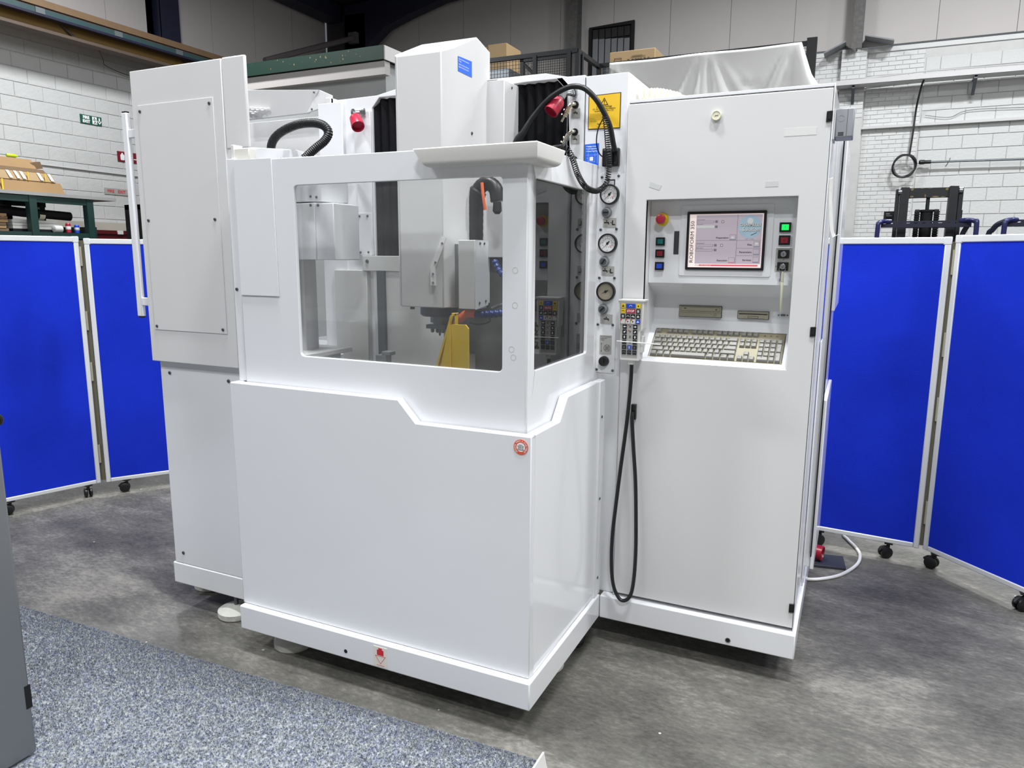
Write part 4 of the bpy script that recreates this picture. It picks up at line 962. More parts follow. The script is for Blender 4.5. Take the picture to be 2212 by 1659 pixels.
# spindle and chuck
m = MB(); m.lathe([(0, .066), (.03, .066), (.036, .058)], (-.540, .405, 1.318), (0, 0, -1), 24); sn = m.build('spindle_nose', mat('slate_blue_metal', (.22, .24, .30), .35, metal=.4), E_)
m = MB(); m.lathe([(0, .040), (.022, .040), (.023, .030), (.034, .030)], (-.530, .405, 1.282), (0, 0, -1), 20); m.build('spindle_flange', DSTEEL, sn)
m = MB(); m.box(-.576, -.500, .375, .435, 1.238, 1.252)
for x in (-.565, -.545, -.523, -.508): m.lathe([(0, .007), (.012, .007), (.016, .003)], (x, .40, 1.238), (0, 0, -1), 10)
m.lathe([(0, .006), (.02, .004), (.024, .001)], (-.535, .40, 1.235), (0, 0, -1), 10); m.build('chuck', DSTEEL, sn)
m = MB(); m.cyl((-.602, .33, 1.318), (-.602, .33, 1.308), .008, seg=10); m.build('drain_screw', BLK, rh)
# yellow angle guard and hook
m = MB(); m.hexa([(-.446, .216, 1.035), (-.438, .216, 1.035), (-.386, .214, 1.035), (-.386, .220, 1.035), (-.392, .216, 1.272), (-.388, .216, 1.300), (-.386, .214, 1.272), (-.386, .220, 1.272)])
m.add([(-.478, .222, 1.035), (-.470, .222, 1.035), (-.382, .222, 1.302), (-.389, .222, 1.302), (-.478, .232, 1.035), (-.470, .232, 1.035), (-.382, .232, 1.302), (-.389, .232, 1.302)], [(0,1,2,3),(4,7,6,5),(0,4,5,1),(1,5,6,2),(2,6,7,3),(3,7,4,0)])
m.plate([(-.470, 1.035), (-.385, 1.035), (-.385, 1.272), (-.392, 1.272)], [], XZ(.232), 0, .004)
m.plate([(-.386, 1.035), (-.323, 1.035), (-.323, 1.262), (-.334, 1.274), (-.386, 1.273)], [], XZ(.222), 0, .006)
yg = m.build('angle_guard', GUARDY, E_)
m = MB(); m.box(-.395, -.376, .24, .25, 1.300, 1.308); m.box(-.384, -.376, .24, .25, 1.262, 1.308); m.build('guard_hook', GUARDY, yg, bevel=.001)
# ribbed black hose over the hood
def ribbed(pts, r, pitch, nm, par, mt, depth=.08, n=14, seg=14):
    P = spline(pts, n*6); L = [0]
    for a, b in zip(P[:-1], P[1:]): L.append(L[-1]+(b-a).length)
    m = MB(); m.tube(P, [r*(1-depth*(0.5+.5*math.cos(2*math.pi*l/pitch))) for l in L], seg); return m.build(nm, mt, par)
# segmented coolant hoses
h1 = ribbed([(-.13, .40, 1.335), (-.20, .39, 1.316), (-.28, .37, 1.303), (-.345, .355, 1.298), (-.372, .350, 1.297)], .0135, .0165, 'coolant_hose', E_, HOSEB, .22)
m = MB(); m.tube(spline([(-.366, .35, 1.298), (-.385, .347, 1.300), (-.402, .343, 1.296), (-.413, .338, 1.284)], 6), .0135, 14); m.lathe([(0, .0145), (.010, .0140), (.020, .009), (.036, .006)], (-.411, .338, 1.287), (-.75, -.1, -.62), 14); m.build('nozzle', ORNG, h1)
h2 = ribbed([(-.345, .45, 1.475), (-.315, .44, 1.435), (-.27, .43, 1.412), (-.20, .42, 1.42), (-.14, .42, 1.44)], .0125, .0165, 'coolant_hose', E_, HOSEB, .22)
m = MB(); m.tube(spline([(-.36, .40, 1.30), (-.33, .39, 1.275), (-.36, .37, 1.262), (-.39, .35, 1.268)], 8), .003, 6); m.build('thin_lead', RUB, h1)
m = MB(); m.tube(spline([(-.36, .46, 1.31), (-.28, .50, 1.345), (-.18, .52, 1.39)], 8), .006, 8); m.build('grey_hose', GREYM, E_)
m = MB(); m.tube([(-.27, .42, 1.30), (-.22, .44, 1.23), (-.17, .45, 1.13)], .006, 8); m.build('hose_stay', BLK, E_)
# cable trunk hanging beside the head, orange lead at its end
tr_ = spline([(-.432, .47, 1.50), (-.432, .47, 1.60), (-.428, .47, 1.68), (-.408, .47, 1.725), (-.376, .47, 1.735), (-.350, .47, 1.715), (-.342, .47, 1.675)], 8)
m = MB(); R_ = [(.030 if i < 22 else .024) for i in range(len(tr_))]
m.tube(tr_, [r*(1.0+.05*(i % 2)) for i, r in enumerate(R_)], 14); ck = m.build('cable_trunk', RUB, E_)
m = MB(); m.tube(spline([(-.385, .436, 1.735), (-.378, .432, 1.69), (-.372, .436, 1.645)], 8), .0055, 8); m.build('orange_lead', ORNG, ck)
m = MB(); m.lathe([(0, .014), (.03, .016), (.04, .008)], (-.340, .462, 1.672), (0, 0, -1), 12); m.build('lead_plug', BLK, ck)
# tool changer covers at the left of the window
m = MB(); m.box(-1.22, -1.008, .36, .52, 1.685, 1.84); ac = m.build('changer_cover', W_, E_, bevel=.004)
screws(ac, [(-1.055, .3595, 1.703), (-1.028, .3595, 1.700)], size=.8)
m = MB(); m.box(-1.20, -1.031, .35, .50, 1.473, 1.679); a1 = m.build('changer_door', W_, E_, bevel=.003)
m = MB(); m.box(-1.0295, -.945, .35, .50, 1.473, 1.677); a2 = m.build('changer_door', W_, E_, bevel=.003)
screws(a1, [(-1.048, .3495, 1.671)], size=.9); screws(a2, [(-1.014, .3495, 1.670)], size=.9)
# filter housing at the back left, vented top
m = MB(); m.box(-1.86, -1.31, .90, .93, 1.6, 2.10); m.box(-1.325, -1.30, .80, .93, 1.6, 2.15)
fhm = m.build('filter_housing', WD, E_, bevel=.002)
m = MB(); m.hexa([(-1.86, .815, 2.094), (-1.436, .815, 2.099), (-1.436, .83, 2.099), (-1.86, .83, 2.094), (-1.86, .80, 2.228), (-1.361, .80, 2.186), (-1.361, .83, 2.186), (-1.86, .83, 2.228)]); m.build('housing_hood', WD, fhm, bevel=.0015)
m = MB(); m.plate([(-1.436, 2.098), (-1.3, 2.123), (-1.30, 2.161), (-1.361, 2.187)], [], XZ(.806), 0, .012); m.build('hood_cheek', WD, fhm, bevel=.001)
m = MB()
for r in range(4):
    for c in range(6-r):
        x = -1.80+c*.028+(r % 2)*.010-.01; z = 2.150-r*.0085-c*.0035
        if c*.028+(3-r)*.035 < .03: continue
        y = .795
        m.add([(x, y, z), (x+.012, y-.006, z-.004), (x+.026, y, z-.003), (x+.026, y+.01, z-.003), (x, y+.01, z), (x, y, z+.003), (x+.012, y-.006, z-.001), (x+.026, y, z)], [(0, 1, 6, 5), (1, 2, 7, 6), (5, 6, 7), (0, 3, 2, 1), (0, 4, 3)])
stuff(m.build('lit_vent_slivers', WTXT, fhm, smooth=0))  # white slivers painted in for light shining through the vent holes
screws(fhm, [(-1.385, .799, 2.178), (-1.405, .805, 2.112)], size=.7)
ribbed([(-1.21, .34, 1.83), (-1.185, .31, 1.882), (-1.14, .30, 1.919), (-1.06, .30, 1.944), (-.985, .30, 1.947), (-.935, .30, 1.935), (-.915, .30, 1.910), (-.925, .29, 1.882), (-.95, .27, 1.855), (-.985, .25, 1.82)], .0158, .0065, 'corrugated_hose', E_, RUB, .10)

# gauge column right of the tank
m = MB(); m.box(-.112, .0405, .69, 1.15, .2335, 2.103); gc = m.build('gauge_column', W_, E_, bevel=.002)
m = MB(); m.box(-.1145, -.1125, .688, .70, 1.0, 2.10); m.build('column_joint', GREYM, gc)
m = MB(); m.plate(rrect(-.050, .0215, 1.076, 1.778, .008), [], XZ(.6865), 0, .003); m.build('gauge_panel', W_, gc, bevel=.0006)
screws(gc, [(-.044, .686, 1.764), (.016, .686, 1.766), (-.044, .686, 1.585), (.014, .686, 1.587), (-.044, .686, 1.417), (.012, .686, 1.417), (-.045, .686, 1.251), (.011, .686, 1.251), (-.045, .686, 1.087), (.015, .686, 1.086)], size=.8)
FR, FU = (1, 0, 0), (0, 0, 1)
def gauge(x, z, ang, face, ticks=True):
    g = MB(); Y = .6845
    g.lathe([(0, .0345), (.012, .0345), (.017, .033), (.017, .0295), (.009, .0288)], (x, .6865, z), (0, -1, 0), 36); go = g.build('pressure_gauge', BLK, gc)
    g = MB(); g.plate(circ(x, z, .0288, 32), [], XZ(.6765), 0, .002); g.build('dial_face', face, go, smooth=0)
    if ticks:
        g = MB(); Yt = .6758
        for i in range(11):
            a = math.radians(225-27*i); c, s = math.cos(a), math.sin(a)
            r0 = .0175 if i % 2 else .0165
            g.quad((x+r0*c-.0004*s, Yt, z+r0*s+.0004*c), (x+r0*c+.0004*s, Yt, z+r0*s-.0004*c), (x+.0215*c+.0004*s, Yt, z+.0215*s-.0004*c), (x+.0215*c-.0004*s, Yt, z+.0215*s+.0004*c))
        for i in range(27):
            a0 = math.radians(225-10*i); a1 = math.radians(225-10*(i+1)); 
            g.quad(*[(x+r*math.cos(a), Yt, z+r*math.sin(a)) for r, a in ((.0163, a0), (.0163, a1), (.0168, a1), (.0168, a0))])
        for i, l in enumerate('0246810'):
            a = math.radians(225-45*i)
            if i < 7: g.text({0: '0', 1: '2', 2: '4', 3: '6', 4: '8', 5: '10', 6: ''}.get(i, ''), .0052, (x+.0245*math.cos(a), Yt, z+.0245*math.sin(a)), FR, FU)
        g.text('bar', .0045, (x, Yt, z-.0235), FR, FU); g.quad((x-.005, Yt, z-.0135), (x-.003, Yt, z-.0135), (x-.003, Yt, z-.0115), (x-.005, Yt, z-.0115)); g.quad((x+.003, Yt, z-.0135), (x+.005, Yt, z-.0135), (x+.005, Yt, z-.0115), (x+.003, Yt, z-.0115))
        g.build('dial_print', BTXT, go, smooth=0)
        g = MB(); g.plate([(x+.006, z-.009), (x+.013, z-.014), (x+.016, z-.008), (x+.008, z-.004)], [], XZ(.6759), 0, .0003); g.build('red_zone', mat('pale_red', (.9, .72, .72), .6) if 'pale_red' not in MATS else MATS['pale_red'], go, smooth=0)
    g = MB(); c, s = math.cos(ang), math.sin(ang)
    g.add([(x+c*.021, .6752, z+s*.021), (x-s*.0014, .6752, z+c*.0014), (x-c*.010-s*.002, .6752, z-s*.010+c*.002), (x-c*.010+s*.002, .6752, z-s*.010-c*.002), (x+s*.0014, .6752, z-c*.0014)], [(0, 1, 2, 3, 4)])
    g.lathe([(0, .0045), (.0015, .0045), (.002, .003)], (x, .6765, z), (0, -1, 0), 14); g.build('needle', BLK, go, smooth=0)
gauge(-.0125, 1.704, math.radians(228), WTXT); gauge(-.0145, 1.537, math.radians(228), WTXT); gauge(-.0165, 1.369, math.radians(205), mat('aged_dial', (.62, .59, .52), .5), False)
KN = []
for x, z, a in ((-.0225, 1.643, .0), (-.0265, 1.474, .9), (-.0260, 1.307, .8)):
    g = MB(); g.lathe([(0, .0185), (.006, .0185), (.008, .0165), (.015, .0155), (.016, .0115), (.013, .011)], (x, .6865, z), (0, -1, 0), 24); ko = g.build('valve_knob', GREYM, gc)
    g = MB(); g.lathe([(0, .0105), (.003, .0105)], (x, .6735, z), (0, -1, 0), 18); c, s = math.cos(a), math.sin(a)
    g.build('knob_centre', DSTEEL, ko)
    g = MB(); q = [(-.009, -.002), (.009, -.002), (.009, .002), (-.009, .002)]
    g.plate([(x+u*c-v*s, z+u*s+v*c) for u, v in q], [], XZ(.667), 0, .004); g.build('knob_bar', BLK, ko)
g = MB(); g.lathe([(0, .0185), (.008, .0185), (.012, .017), (.018, .016), (.019, .013)], (-.0175, .6865, 1.119), (0, -1, 0), 24); ko = g.build('selector_knob', BLK, gc, bevel=0)
g = MB(); g.plate([(-.0205, 1.108), (-.0115, 1.112), (-.0145, 1.131), (-.0235, 1.127)], [], XZ(.662), 0, .006); g.build('selector_bar', BLK, ko)
def tap(m, x, y, z, s=1.0, flip=1):
    """faucet pictogram"""
    f = XZ(y); q = lambda pts: m.plate([(x+flip*a*s, z+b*s) for a, b in pts], [], f, 0, .0003)
    q([(-.009, -.0015), (.005, -.0015), (.0065, -.0025), (.0065, -.006), (.0095, -.006), (.0095, .0005), (.007, .0025), (-.009, .0025)])
    m.plate([(x+a, z+b) for a, b in circ(0, .006*s, .0024*s, 12)], [], f, 0, .0003)
def label_plate(x0, x1, z0, z1, nm='tap_label', y=.6865):
    g = MB(); g.plate(rrect(x0, x1, z0, z1, .002, 2), [], XZ(y-.0012), 0, .0012); return g.build(nm, GREYL, gc)
for (x0, x1, z0, z1, kinds) in ((-.0355, .013, 1.592, 1.6245, 2), (-.0365, .0105, 1.425, 1.458, 2), (-.0365, .009, 1.254, 1.288, 1)):
    lo = label_plate(x0, x1, z0, z1); g = MB(); zc = (z0+z1)/2
    if kinds == 2:
        tap(g, x0+.013, .6849, zc); f = XZ(.6849)
        g.plate([(x1-.016, zc-.008), (x1-.0045, zc-.008), (x1-.0045, zc-.0045), (x1-.012, zc-.0045), (x1-.012, zc+.008), (x1-.016, zc+.008)], [], f, 0, .0003); g.plate(circ(x1-.019, zc, .002, 10), [], f, 0, .0003)
    else: tap(g, (x0+x1)/2, .6849, zc)
    g.build('tap_symbol', BTXT, lo, smooth=0)
lo = label_plate(-.0365, .0085, 1.145, 1.213, 'door_label'); g = MB()
for i, s in enumerate(('Porte escamotable', 'Lifting door', 'Hubtur')): g.text(s, .0052, (-.0335, .6849, 1.2075-i*.006), FR, FU, 0, 1, 'LEFT')
g.plate(circ(-.008, 1.167, .0125, 24), [circ(-.008, 1.167, .0115, 24)], XZ(.6849), 0, .0003)
for a in (.78, 2.36):
    c, s = math.cos(a), math.sin(a); g.plate([(-.008+u*c-v*s, 1.167+u*s+v*c) for u, v in ((-.009, -.003), (.009, -.003), (.009, .003), (-.009, .003))], [[(-.008+u*c-v*s, 1.167+u*s+v*c) for u, v in ((-.008, -.002), (.008, -.002), (.008, .002), (-.008, .002))]], XZ(.6849), 0, .0003)
g.box(-.030, -.0293, .6846, .6849, 1.152, 1.185); g.plate([(-.0312, 1.180), (-.0281, 1.180), (-.0297, 1.187)], [], XZ(.6849), 0, .0003); g.plate([(-.0312, 1.157), (-.0281, 1.157), (-.0297, 1.150)], [], XZ(.6849), 0, .0003)
g.build('door_symbol', BTXT, lo, smooth=0)
# framed indicator under the bracket
g = MB(); g.plate(rrect(-.0225, .0035, 1.727, 1.755, .001, 1), [rrect(-.0195, .0005, 1.7305, 1.7515, .0008, 1)], XZ(.685), 0, .0015); g.build('indicator_frame', BLK, gc, smooth=0)
# warning sign and blue label on the column
g = MB(); g.plate([(-.1005, 1.926), (.015, 1.924), (.015, 2.0405), (-.1005, 2.0375)], [], XZ(.6885), 0, .001); sg = g.build('warning_sign', BTXT, gc, smooth=0)
g = MB(); g.plate([(-.098, 1.9285), (.0125, 1.9265), (.0125, 2.038), (-.098, 2.035)], [], XZ(.688), 0, .0006); g.build('sign_field', SIGNY, sg, smooth=0)
g = MB(); cx, cz = -.0435, 2.0135; f = XZ(.6874)
g.plate([(cx-.0145, cz-.0105), (cx+.0145, cz-.0105), (cx, cz+.0145)], [[(cx-.0112, cz-.0085), (cx+.0112, cz-.0085), (cx, cz+.0108)]], f, 0, .0003)
g.plate([(cx-.0013, cz-.0015), (cx+.0013, cz-.0015), (cx+.0017, cz+.006), (cx-.0017, cz+.006)], [], f, 0, .0003); g.plate(circ(cx, cz-.0048, .0014, 10), [], f, 0, .0003)
for s, z, sz in (('CO  Loschanlage', 1.9985, .0085), ('CO  fire extinguishing installation', 1.9915, .0062), ('Installation extinction a CO', 1.985, .0062)):
    g.text(s, sz, (-.0435, .6873, z), FR, FU, .0001, .95 if sz > .007 else .98)
for i in range(6):
    g.text(('Bei Gasaustritt sofort den Raum verlassen', 'Raum erst nach Luftung betreten', 'In case of fire alarm leave room by exit', 'Immediately leave the danger area', 'En cas d alarme evacuer le local gaz', 'danger asphyxie')[i], .0041, (-.094, .6873, 1.9765-i*.0047), FR, FU, 0, .98, 'LEFT')
g.text('Eigentum beachten!', .0058, (-.0435, .6873, 1.9425), FR, FU, .0001); g.text('Nach Verordnung CO 2 - 1 1 1988', .0035, (-.0435, .6873, 1.9325), FR, FU)
g.build('sign_print', BTXT, sg, smooth=0)
g = MB(); g.plate([(-.1105, 1.796), (-.059, 1.794), (-.059, 1.879), (-.1105, 1.877)], [], XZ(.6885), 0, .001); bl = g.build('level_label', BLUEL, gc, smooth=0)
g = MB()
for i, s in enumerate(('> Reglage niveau', '> Level adjustment', '> Niveau Regelung')): g.text(s, .0058, (-.1055, .6882, 1.8695-i*.008), FR, FU, .00015, .92, 'LEFT')
f = XZ(.6882)
for a, b, c, d in ((-.104, .848-.008, -.066, .8405), (-.0975, .815, -.097, .848), (-.073, .815, -.0725, .848), (-.0985, .817, -.072, .8175), (-.104, .83, -.098, .8305)): g.plate([(a, 1+b), (c, 1+b), (c, 1+d), (a, 1+d)], [], f, 0, .0003)
g.plate([(-.092, 1.821), (-.079, 1.821), (-.079, 1.834), (-.092, 1.834)], [], f, 0, .0003); g.plate([(-.064, 1.812), (-.0634, 1.812), (-.0634, 1.846), (-.064, 1.846)], [], f, 0, .0003)
g.build('label_print', WTXT, bl, smooth=0)
# taps on the white strip between bellows and column
vp = (-.149, .69)
for z, zt in ((2.012, 1.985), (1.921, 1.897)):
    g = MB(); g.lathe([(0, .0125), (.003, .0125), (.004, .008)], (-.149, .6895, z), (0, -1, 0), 20); g.build('tap_bush', BLK, cf)
    g = MB(); g.tube(spline([(-.149, .69, z), (-.149, .672, z), (-.155, .662, z-.004), (-.163, .655, z-.014)], 5), .0065, 10)
    g.lathe([(0, .008), (.012, .008), (.013, .010), (.022, .010), (.023, .007), (.030, .007), (.031, .0095), (.036, .0095), (.037, .004), (.055, .004)], (-.161, .656, z-.011), (-.42, -.12, -.9), 8)
    for d in (.016, .033): 
        q = Vector((-.161, .656, z-.011))+Vector((-.42, -.12, -.9)).normalized()*d; g.lathe([(0, .004), (.012, .004)], q, (-.85, -.2, .45), 8)
    g.build('drain_tap', NICK, cf)
    g = MB(); g.plate(rrect(-.164, -.131, zt-.015, zt+.015, .002, 2), [], XZ(.6885), 0, .0015); lo = g.build('tap_label', GREYL, cf)
    g = MB(); tap(g, -.148, .6881, zt, .8); g.build('tap_symbol', BTXT, lo, smooth=0)
g = MB(); g.lathe([(0, .0125), (.003, .0125), (.004, .008)], (-.150, .6895, 1.828), (0, -1, 0), 20); g.lathe([(0, .006), (.012, .006), (.014, .003)], (-.150, .6855, 1.828), (0, -1, 0), 12); g.build('tap_bush', BLK, cf)
# red fire nozzles
def fire_nozzle(p, elbow, tip, par):
    P, T = Vector(p), Vector(tip); E2 = Vector(elbow); d = (T-E2).normalized()
    g = MB(); g.lathe([(0, .017), (.006, .017), (.007, .012), (.014, .012), (.015, .0095), (.022, .0095)], P, tuple((E2-P).normalized()), 6)
    g.tube([P, E2], .008, 10); g.lathe([(-.014, .0085), (0, .011), (.006, .0115), (.018, .0115), (.019, .009), (.026, .009)], E2, tuple(d), 6)
    no = g.build('nozzle_elbow', STEEL, par)
    L = (T-E2).length-.026
    g = MB(); g.lathe([(0, .010), (.003, .018), (.012, .0235), (L-.002, .0258), (L, .0253), (L, .0225), (L-.014, .022)], E2+d*.026, tuple(d), 26); g.build('red_nozzle', RED, no)
fire_nozzle((-1.036, .683, 2.050), (-1.072, .655, 2.048), (-1.022, .615, 1.985), cf)
fire_nozzle((-.148, .688, 2.050), (-.178, .655, 2.045), (-.210, .612, 1.980), cf)
# lamp arm: black hose from the hood over to the bracket
ph = spline([(-.338, .585, 1.862), (-.320, .588, 1.888), (-.302, .592, 1.915), (-.273, .60, 1.962), (-.214, .60, 2.019), (-.147, .60, 2.051), (-.092, .60, 2.047), (-.052, .61, 2.014), (-.026, .625, 1.972), (-.006, .64, 1.925), (.004, .652, 1.87), (.008, .66, 1.845)], 8)
g = MB(); g.tube(ph, [.0095+.0035*max(0, 1-abs(i-14)/9) if i < 26 else .0092 for i in range(len(ph))], 14); g.build('hose_arm', RUB, E_)
g = MB(); g.tube([(-.345, .585, 1.85), (-.318, .588, 1.893), (-.306, .59, 1.912)], [.013, .0165, .012], 14); g.build('hose_sleeve', BLK, E_)
g = MB(); g.box(-.040, .019, .667, .690, 1.797, 1.858); g.box(-.036, .0, .655, .668, 1.803, 1.852); bk = g.build('hose_bracket', BLK, E_, bevel=.004)
for x, z in ((.010, 1.848), (.010, 1.807)):
    g = MB(); g.lathe([(0, .005), (.004, .005), (.0041, .0025)], (x, .667, z), (0, -1, 0), 10); g.build('bracket_bolt', BLKM, bk)
g = MB(); g.tube(spline([(-.018, .63, 1.962), (-.042, .63, 1.92), (-.050, .635, 1.875), (-.043, .645, 1.84), (-.03, .655, 1.825)], 8), .0022, 6); g.build('thin_cable', BLK, bk)
def coiled(pts, R, r, turns, nm, par, mt, n=12):
    P = spline(pts, 40); L = [0]
    for a, b in zip(P[:-1], P[1:]): L.append(L[-1]+(b-a).length)
    out = []; T = L[-1]; N_ = turns*n; j = 0; a_ = None
    for i in range(N_+1):
        l = T*i/N_
        while j < len(L)-2 and L[j+1] < l: j += 1
        t = (P[j+1]-P[j]).normalized(); q = P[j].lerp(P[j+1], (l-L[j])/max(1e-9, L[j+1]-L[j]))
        a_ = t.orthogonal().normalized() if a_ is None else (a_-t*a_.dot(t)).normalized(); b_ = t.cross(a_)
        w_ = 2*math.pi*i/n; out.append(q+(a_*math.cos(w_)+b_*math.sin(w_))*R)
    m = MB(); m.tube(out, r, 6); return m.build(nm, mt, par)
coiled([(-.015, .612, 1.952), (-.006, .61, 1.90), (.003, .602, 1.84), (.008, .60, 1.79), (.006, .60, 1.755), (-.004, .595, 1.724), (-.018, .55, 1.706), (-.026, .47, 1.712), (-.030, .405, 1.745), (-.033, .36, 1.79), (-.048, .345, 1.817), (-.085, .37, 1.823), (-.14, .42, 1.826)], .0084, .0017, 88, 'coiled_lead', E_, BLK)

# ================================================================== CONTROL CABINET
K_ = thing('control_cabinet', 'tall white control cabinet with a recessed screen and keyboard niche', 'cabinet', (.36, .7, ZF))
m = MB(); m.box(.002, .695, .65, 1.62, .143, .2325); kp = m.build('plinth', W_, K_, bevel=.004)
m = MB(); m.plate(circ(.476, .164, .007, 16), [], XZ(.6494), 0, .0005); m.build('drilled_hole', BLKM, kp)
m = MB(); m.plate(circ(.476, .164, .0095, 18), [circ(.476, .164, .0072, 16)], XZ(.6488), 0, .001); m.build('hole_rim', STEEL, kp)
m = MB()
m.box(.0455, .050, .676, 1.06, .2335, 2.009); m.box(.682, .6855, .676, 1.06, .2335, 2.009); m.box(.0505, .6815, .676, 1.06, 2.000, 2.009); m.box(.0505, .6815, 1.05, 1.06, .2335, 1.999); m.box(.0505, .6815, .70, 1.05, .2335, .2355)
m.box(.0505, .6815, .7, 1.05, 1.72, 1.73); m.box(.0505, .6815, .7, 1.05, 1.06, 1.07)
kb = m.build('body', W_, K_, bevel=.0015)
RX0, RX1, RZ0, RZ1 = .1215, .6025, 1.131, 1.681
m = MB(); m.plate([(.0475, .2465), (.6805, .2465), (.6805, 1.9955), (.0475, 1.9955)], [[(RX0, RZ0), (RX1, RZ0), (RX1, RZ1), (RX0, RZ1)]], XZ(.672), 0, .020)
dr = m.build('door', WD, K_, bevel=.002)
# niche behind the door opening
YU, YL = .730, .826
z1, z2, zt_, zf_ = 1.402, 1.357, 1.254, RZ0
a, b = RX0, RX1
m = MB()
m.quad((a, .672, RZ1), (b, .672, RZ1), (b, YU, RZ1), (a, YU, RZ1))
m.quad((a, YU, z1), (b, YU, z1), (b, YL, z2), (a, YL, z2))
m.quad((a, YL, z2), (b, YL, z2), (b, YL+.01, zt_), (a, YL+.01, zt_))
for x in (a, b): m.quad((x, .672, RZ0), (x, YL+.01, zt_), (x, YL, z2), (x, YU, z1), (x, YU, RZ1), (x, .672, RZ1))
nc = m.build('niche', W_, K_, smooth=0)
m = MB(); m.plate([(a, z1), (b, z1), (b, RZ1), (a, RZ1)], [], XZ(YU), 0, .004); cp_ = m.build('console_panel', W_, K_, bevel=.001)
# sloping keyboard tray (tilted 40 degrees) with a shallow pocket
TA = math.radians(40); tx = lambda x, s, n: (x, .672+s*math.cos(TA)-n*math.sin(TA), RZ0+s*math.sin(TA)+n*math.cos(TA))
SL = (YL+.01-.672)/math.cos(TA)
kx0, kx1, ks0, ks1 = .140, .5875, .024, .166
m = MB(); m.plate([(a, 0), (b, 0), (b, SL), (a, SL)], [[(kx0, ks0), (kx1, ks0), (kx1, ks1), (kx0, ks1)]], lambda u, v, c: tx(u, v, c), -.012, 0)
m.add([tx(kx0, ks0, -.012), tx(kx1, ks0, -.012), tx(kx1, ks1, -.012), tx(kx0, ks1, -.012)], [(0, 1, 2, 3)])
m.build('keyboard_tray', W_, K_, smooth=0)
# monitor
def pq(m, x0, x1, zz0, zz1, y, t=.0004): m.box(x0, x1, y, y+t, zz0, zz1)
m = MB(); m.plate(rrect(.229, .5285, 1.4285, 1.6635, .006), [], XZ(YU-.0025), 0, .0026); mo = m.build('monitor_surround', W_, K_, bevel=.0008)
m = MB(); m.plate(rrect(.2505, .507, 1.449, 1.6425, .003, 3), [(.2585, 1.4575), (.4985, 1.4575), (.4985, 1.634), (.2585, 1.634)] and [[(.2585, 1.4575), (.4985, 1.4575), (.4985, 1.634), (.2585, 1.634)]], XZ(YU-.0075), 0, .005); m.build('bezel', BLK, mo, bevel=.0008)
SX0, SX1, SZ0, SZ1 = .2585, .4985, 1.4575, 1.634
sw, sh = SX1-SX0, SZ1-SZ0
# page layout: u to the right, v down, both 0..1
U = lambda u: SX0+sw*u
V = lambda v: SZ1-sh*v
SY = YU-.0040
m = MB(); m.box(SX0, SX1, SY, SY+.001, SZ0, SZ1); m.build('screen', SCR_PK, mo)
def uv(m, u0, v0, u1, v1, lev=1): pq(m, U(u0), U(u1), V(v1), V(v0), SY-.0002*lev, .0002)
m = MB(); uv(m, .095, .02, .655, .49); uv(m, .095, .495, .655, .93); uv(m, .66, .02, .985, .49); uv(m, .66, .495, .985, .635); uv(m, .66, .64, .985, .775); uv(m, .66, .78, .985, .93); m.build('screen_fields', SCR_BG, mo, smooth=0)
m = MB()
for u0, v0, u1, v1 in ((.10, .125, .34, .165), (.10, .565, .34, .605), (.10, .655, .34, .695)): uv(m, u0, v0, u1, v1, 2)
for v in (.2, .64): pass
for u, v in ((.355, .12), (.355, .215), (.355, .56), (.355, .65)): uv(m, u, v, u+.035, v+.045, 2)
uv(m, .44, .12, .475, .17, 2); uv(m, .44, .56, .475, .61, 2)
for v in (.385, .81): uv(m, .56, v, .645, v+.10, 2)
for v in (.515, .655, .80): uv(m, .885, v, .968, v+.10, 2)
uv(m, .655, .02, .66, .93, 2); uv(m, .095, .49, .985, .495, 2); uv(m, .66, .635, .985, .64, 2); uv(m, .66, .775, .985, .78, 2)
m.build('screen_boxes', SCR_DK, mo, smooth=0)
m = MB(); uv(m, .105, .13, .335, .16, 3); uv(m, .105, .57, .335, .6, 3); uv(m, .105, .66, .335, .69, 3)
for v in (.39, .815): uv(m, .563, v, .64, v+.085, 3)
for v in (.52, .66, .805): uv(m, .888, v, .963, v+.085, 3)
m.build('screen_buttons', SCR_BG, mo, smooth=0)
m = MB(); uv(m, .10, .21, .345, .26, 2); uv(m, .448, .13, .467, .16, 3); uv(m, .448, .57, .467, .6, 3); uv(m, .905, .535, .945, .575, 4); uv(m, .582, .42, .62, .455, 4); m.build('screen_lights', WTXT, mo, smooth=0)
m = MB(); uv(m, .16, .945, .955, .972, 2); uv(m, .56, .902, .64, .910, 4); m.build('status_bar', SCR_RD, mo, smooth=0)
m = MB(); uv(m, .888, .607, .963, .614, 4); uv(m, .888, .746, .963, .753, 4); uv(m, .563, .475, .64, .483, 4); uv(m, .888, .893, .963, .900, 4); m.build('button_bars', SCR_TL, mo, smooth=0)
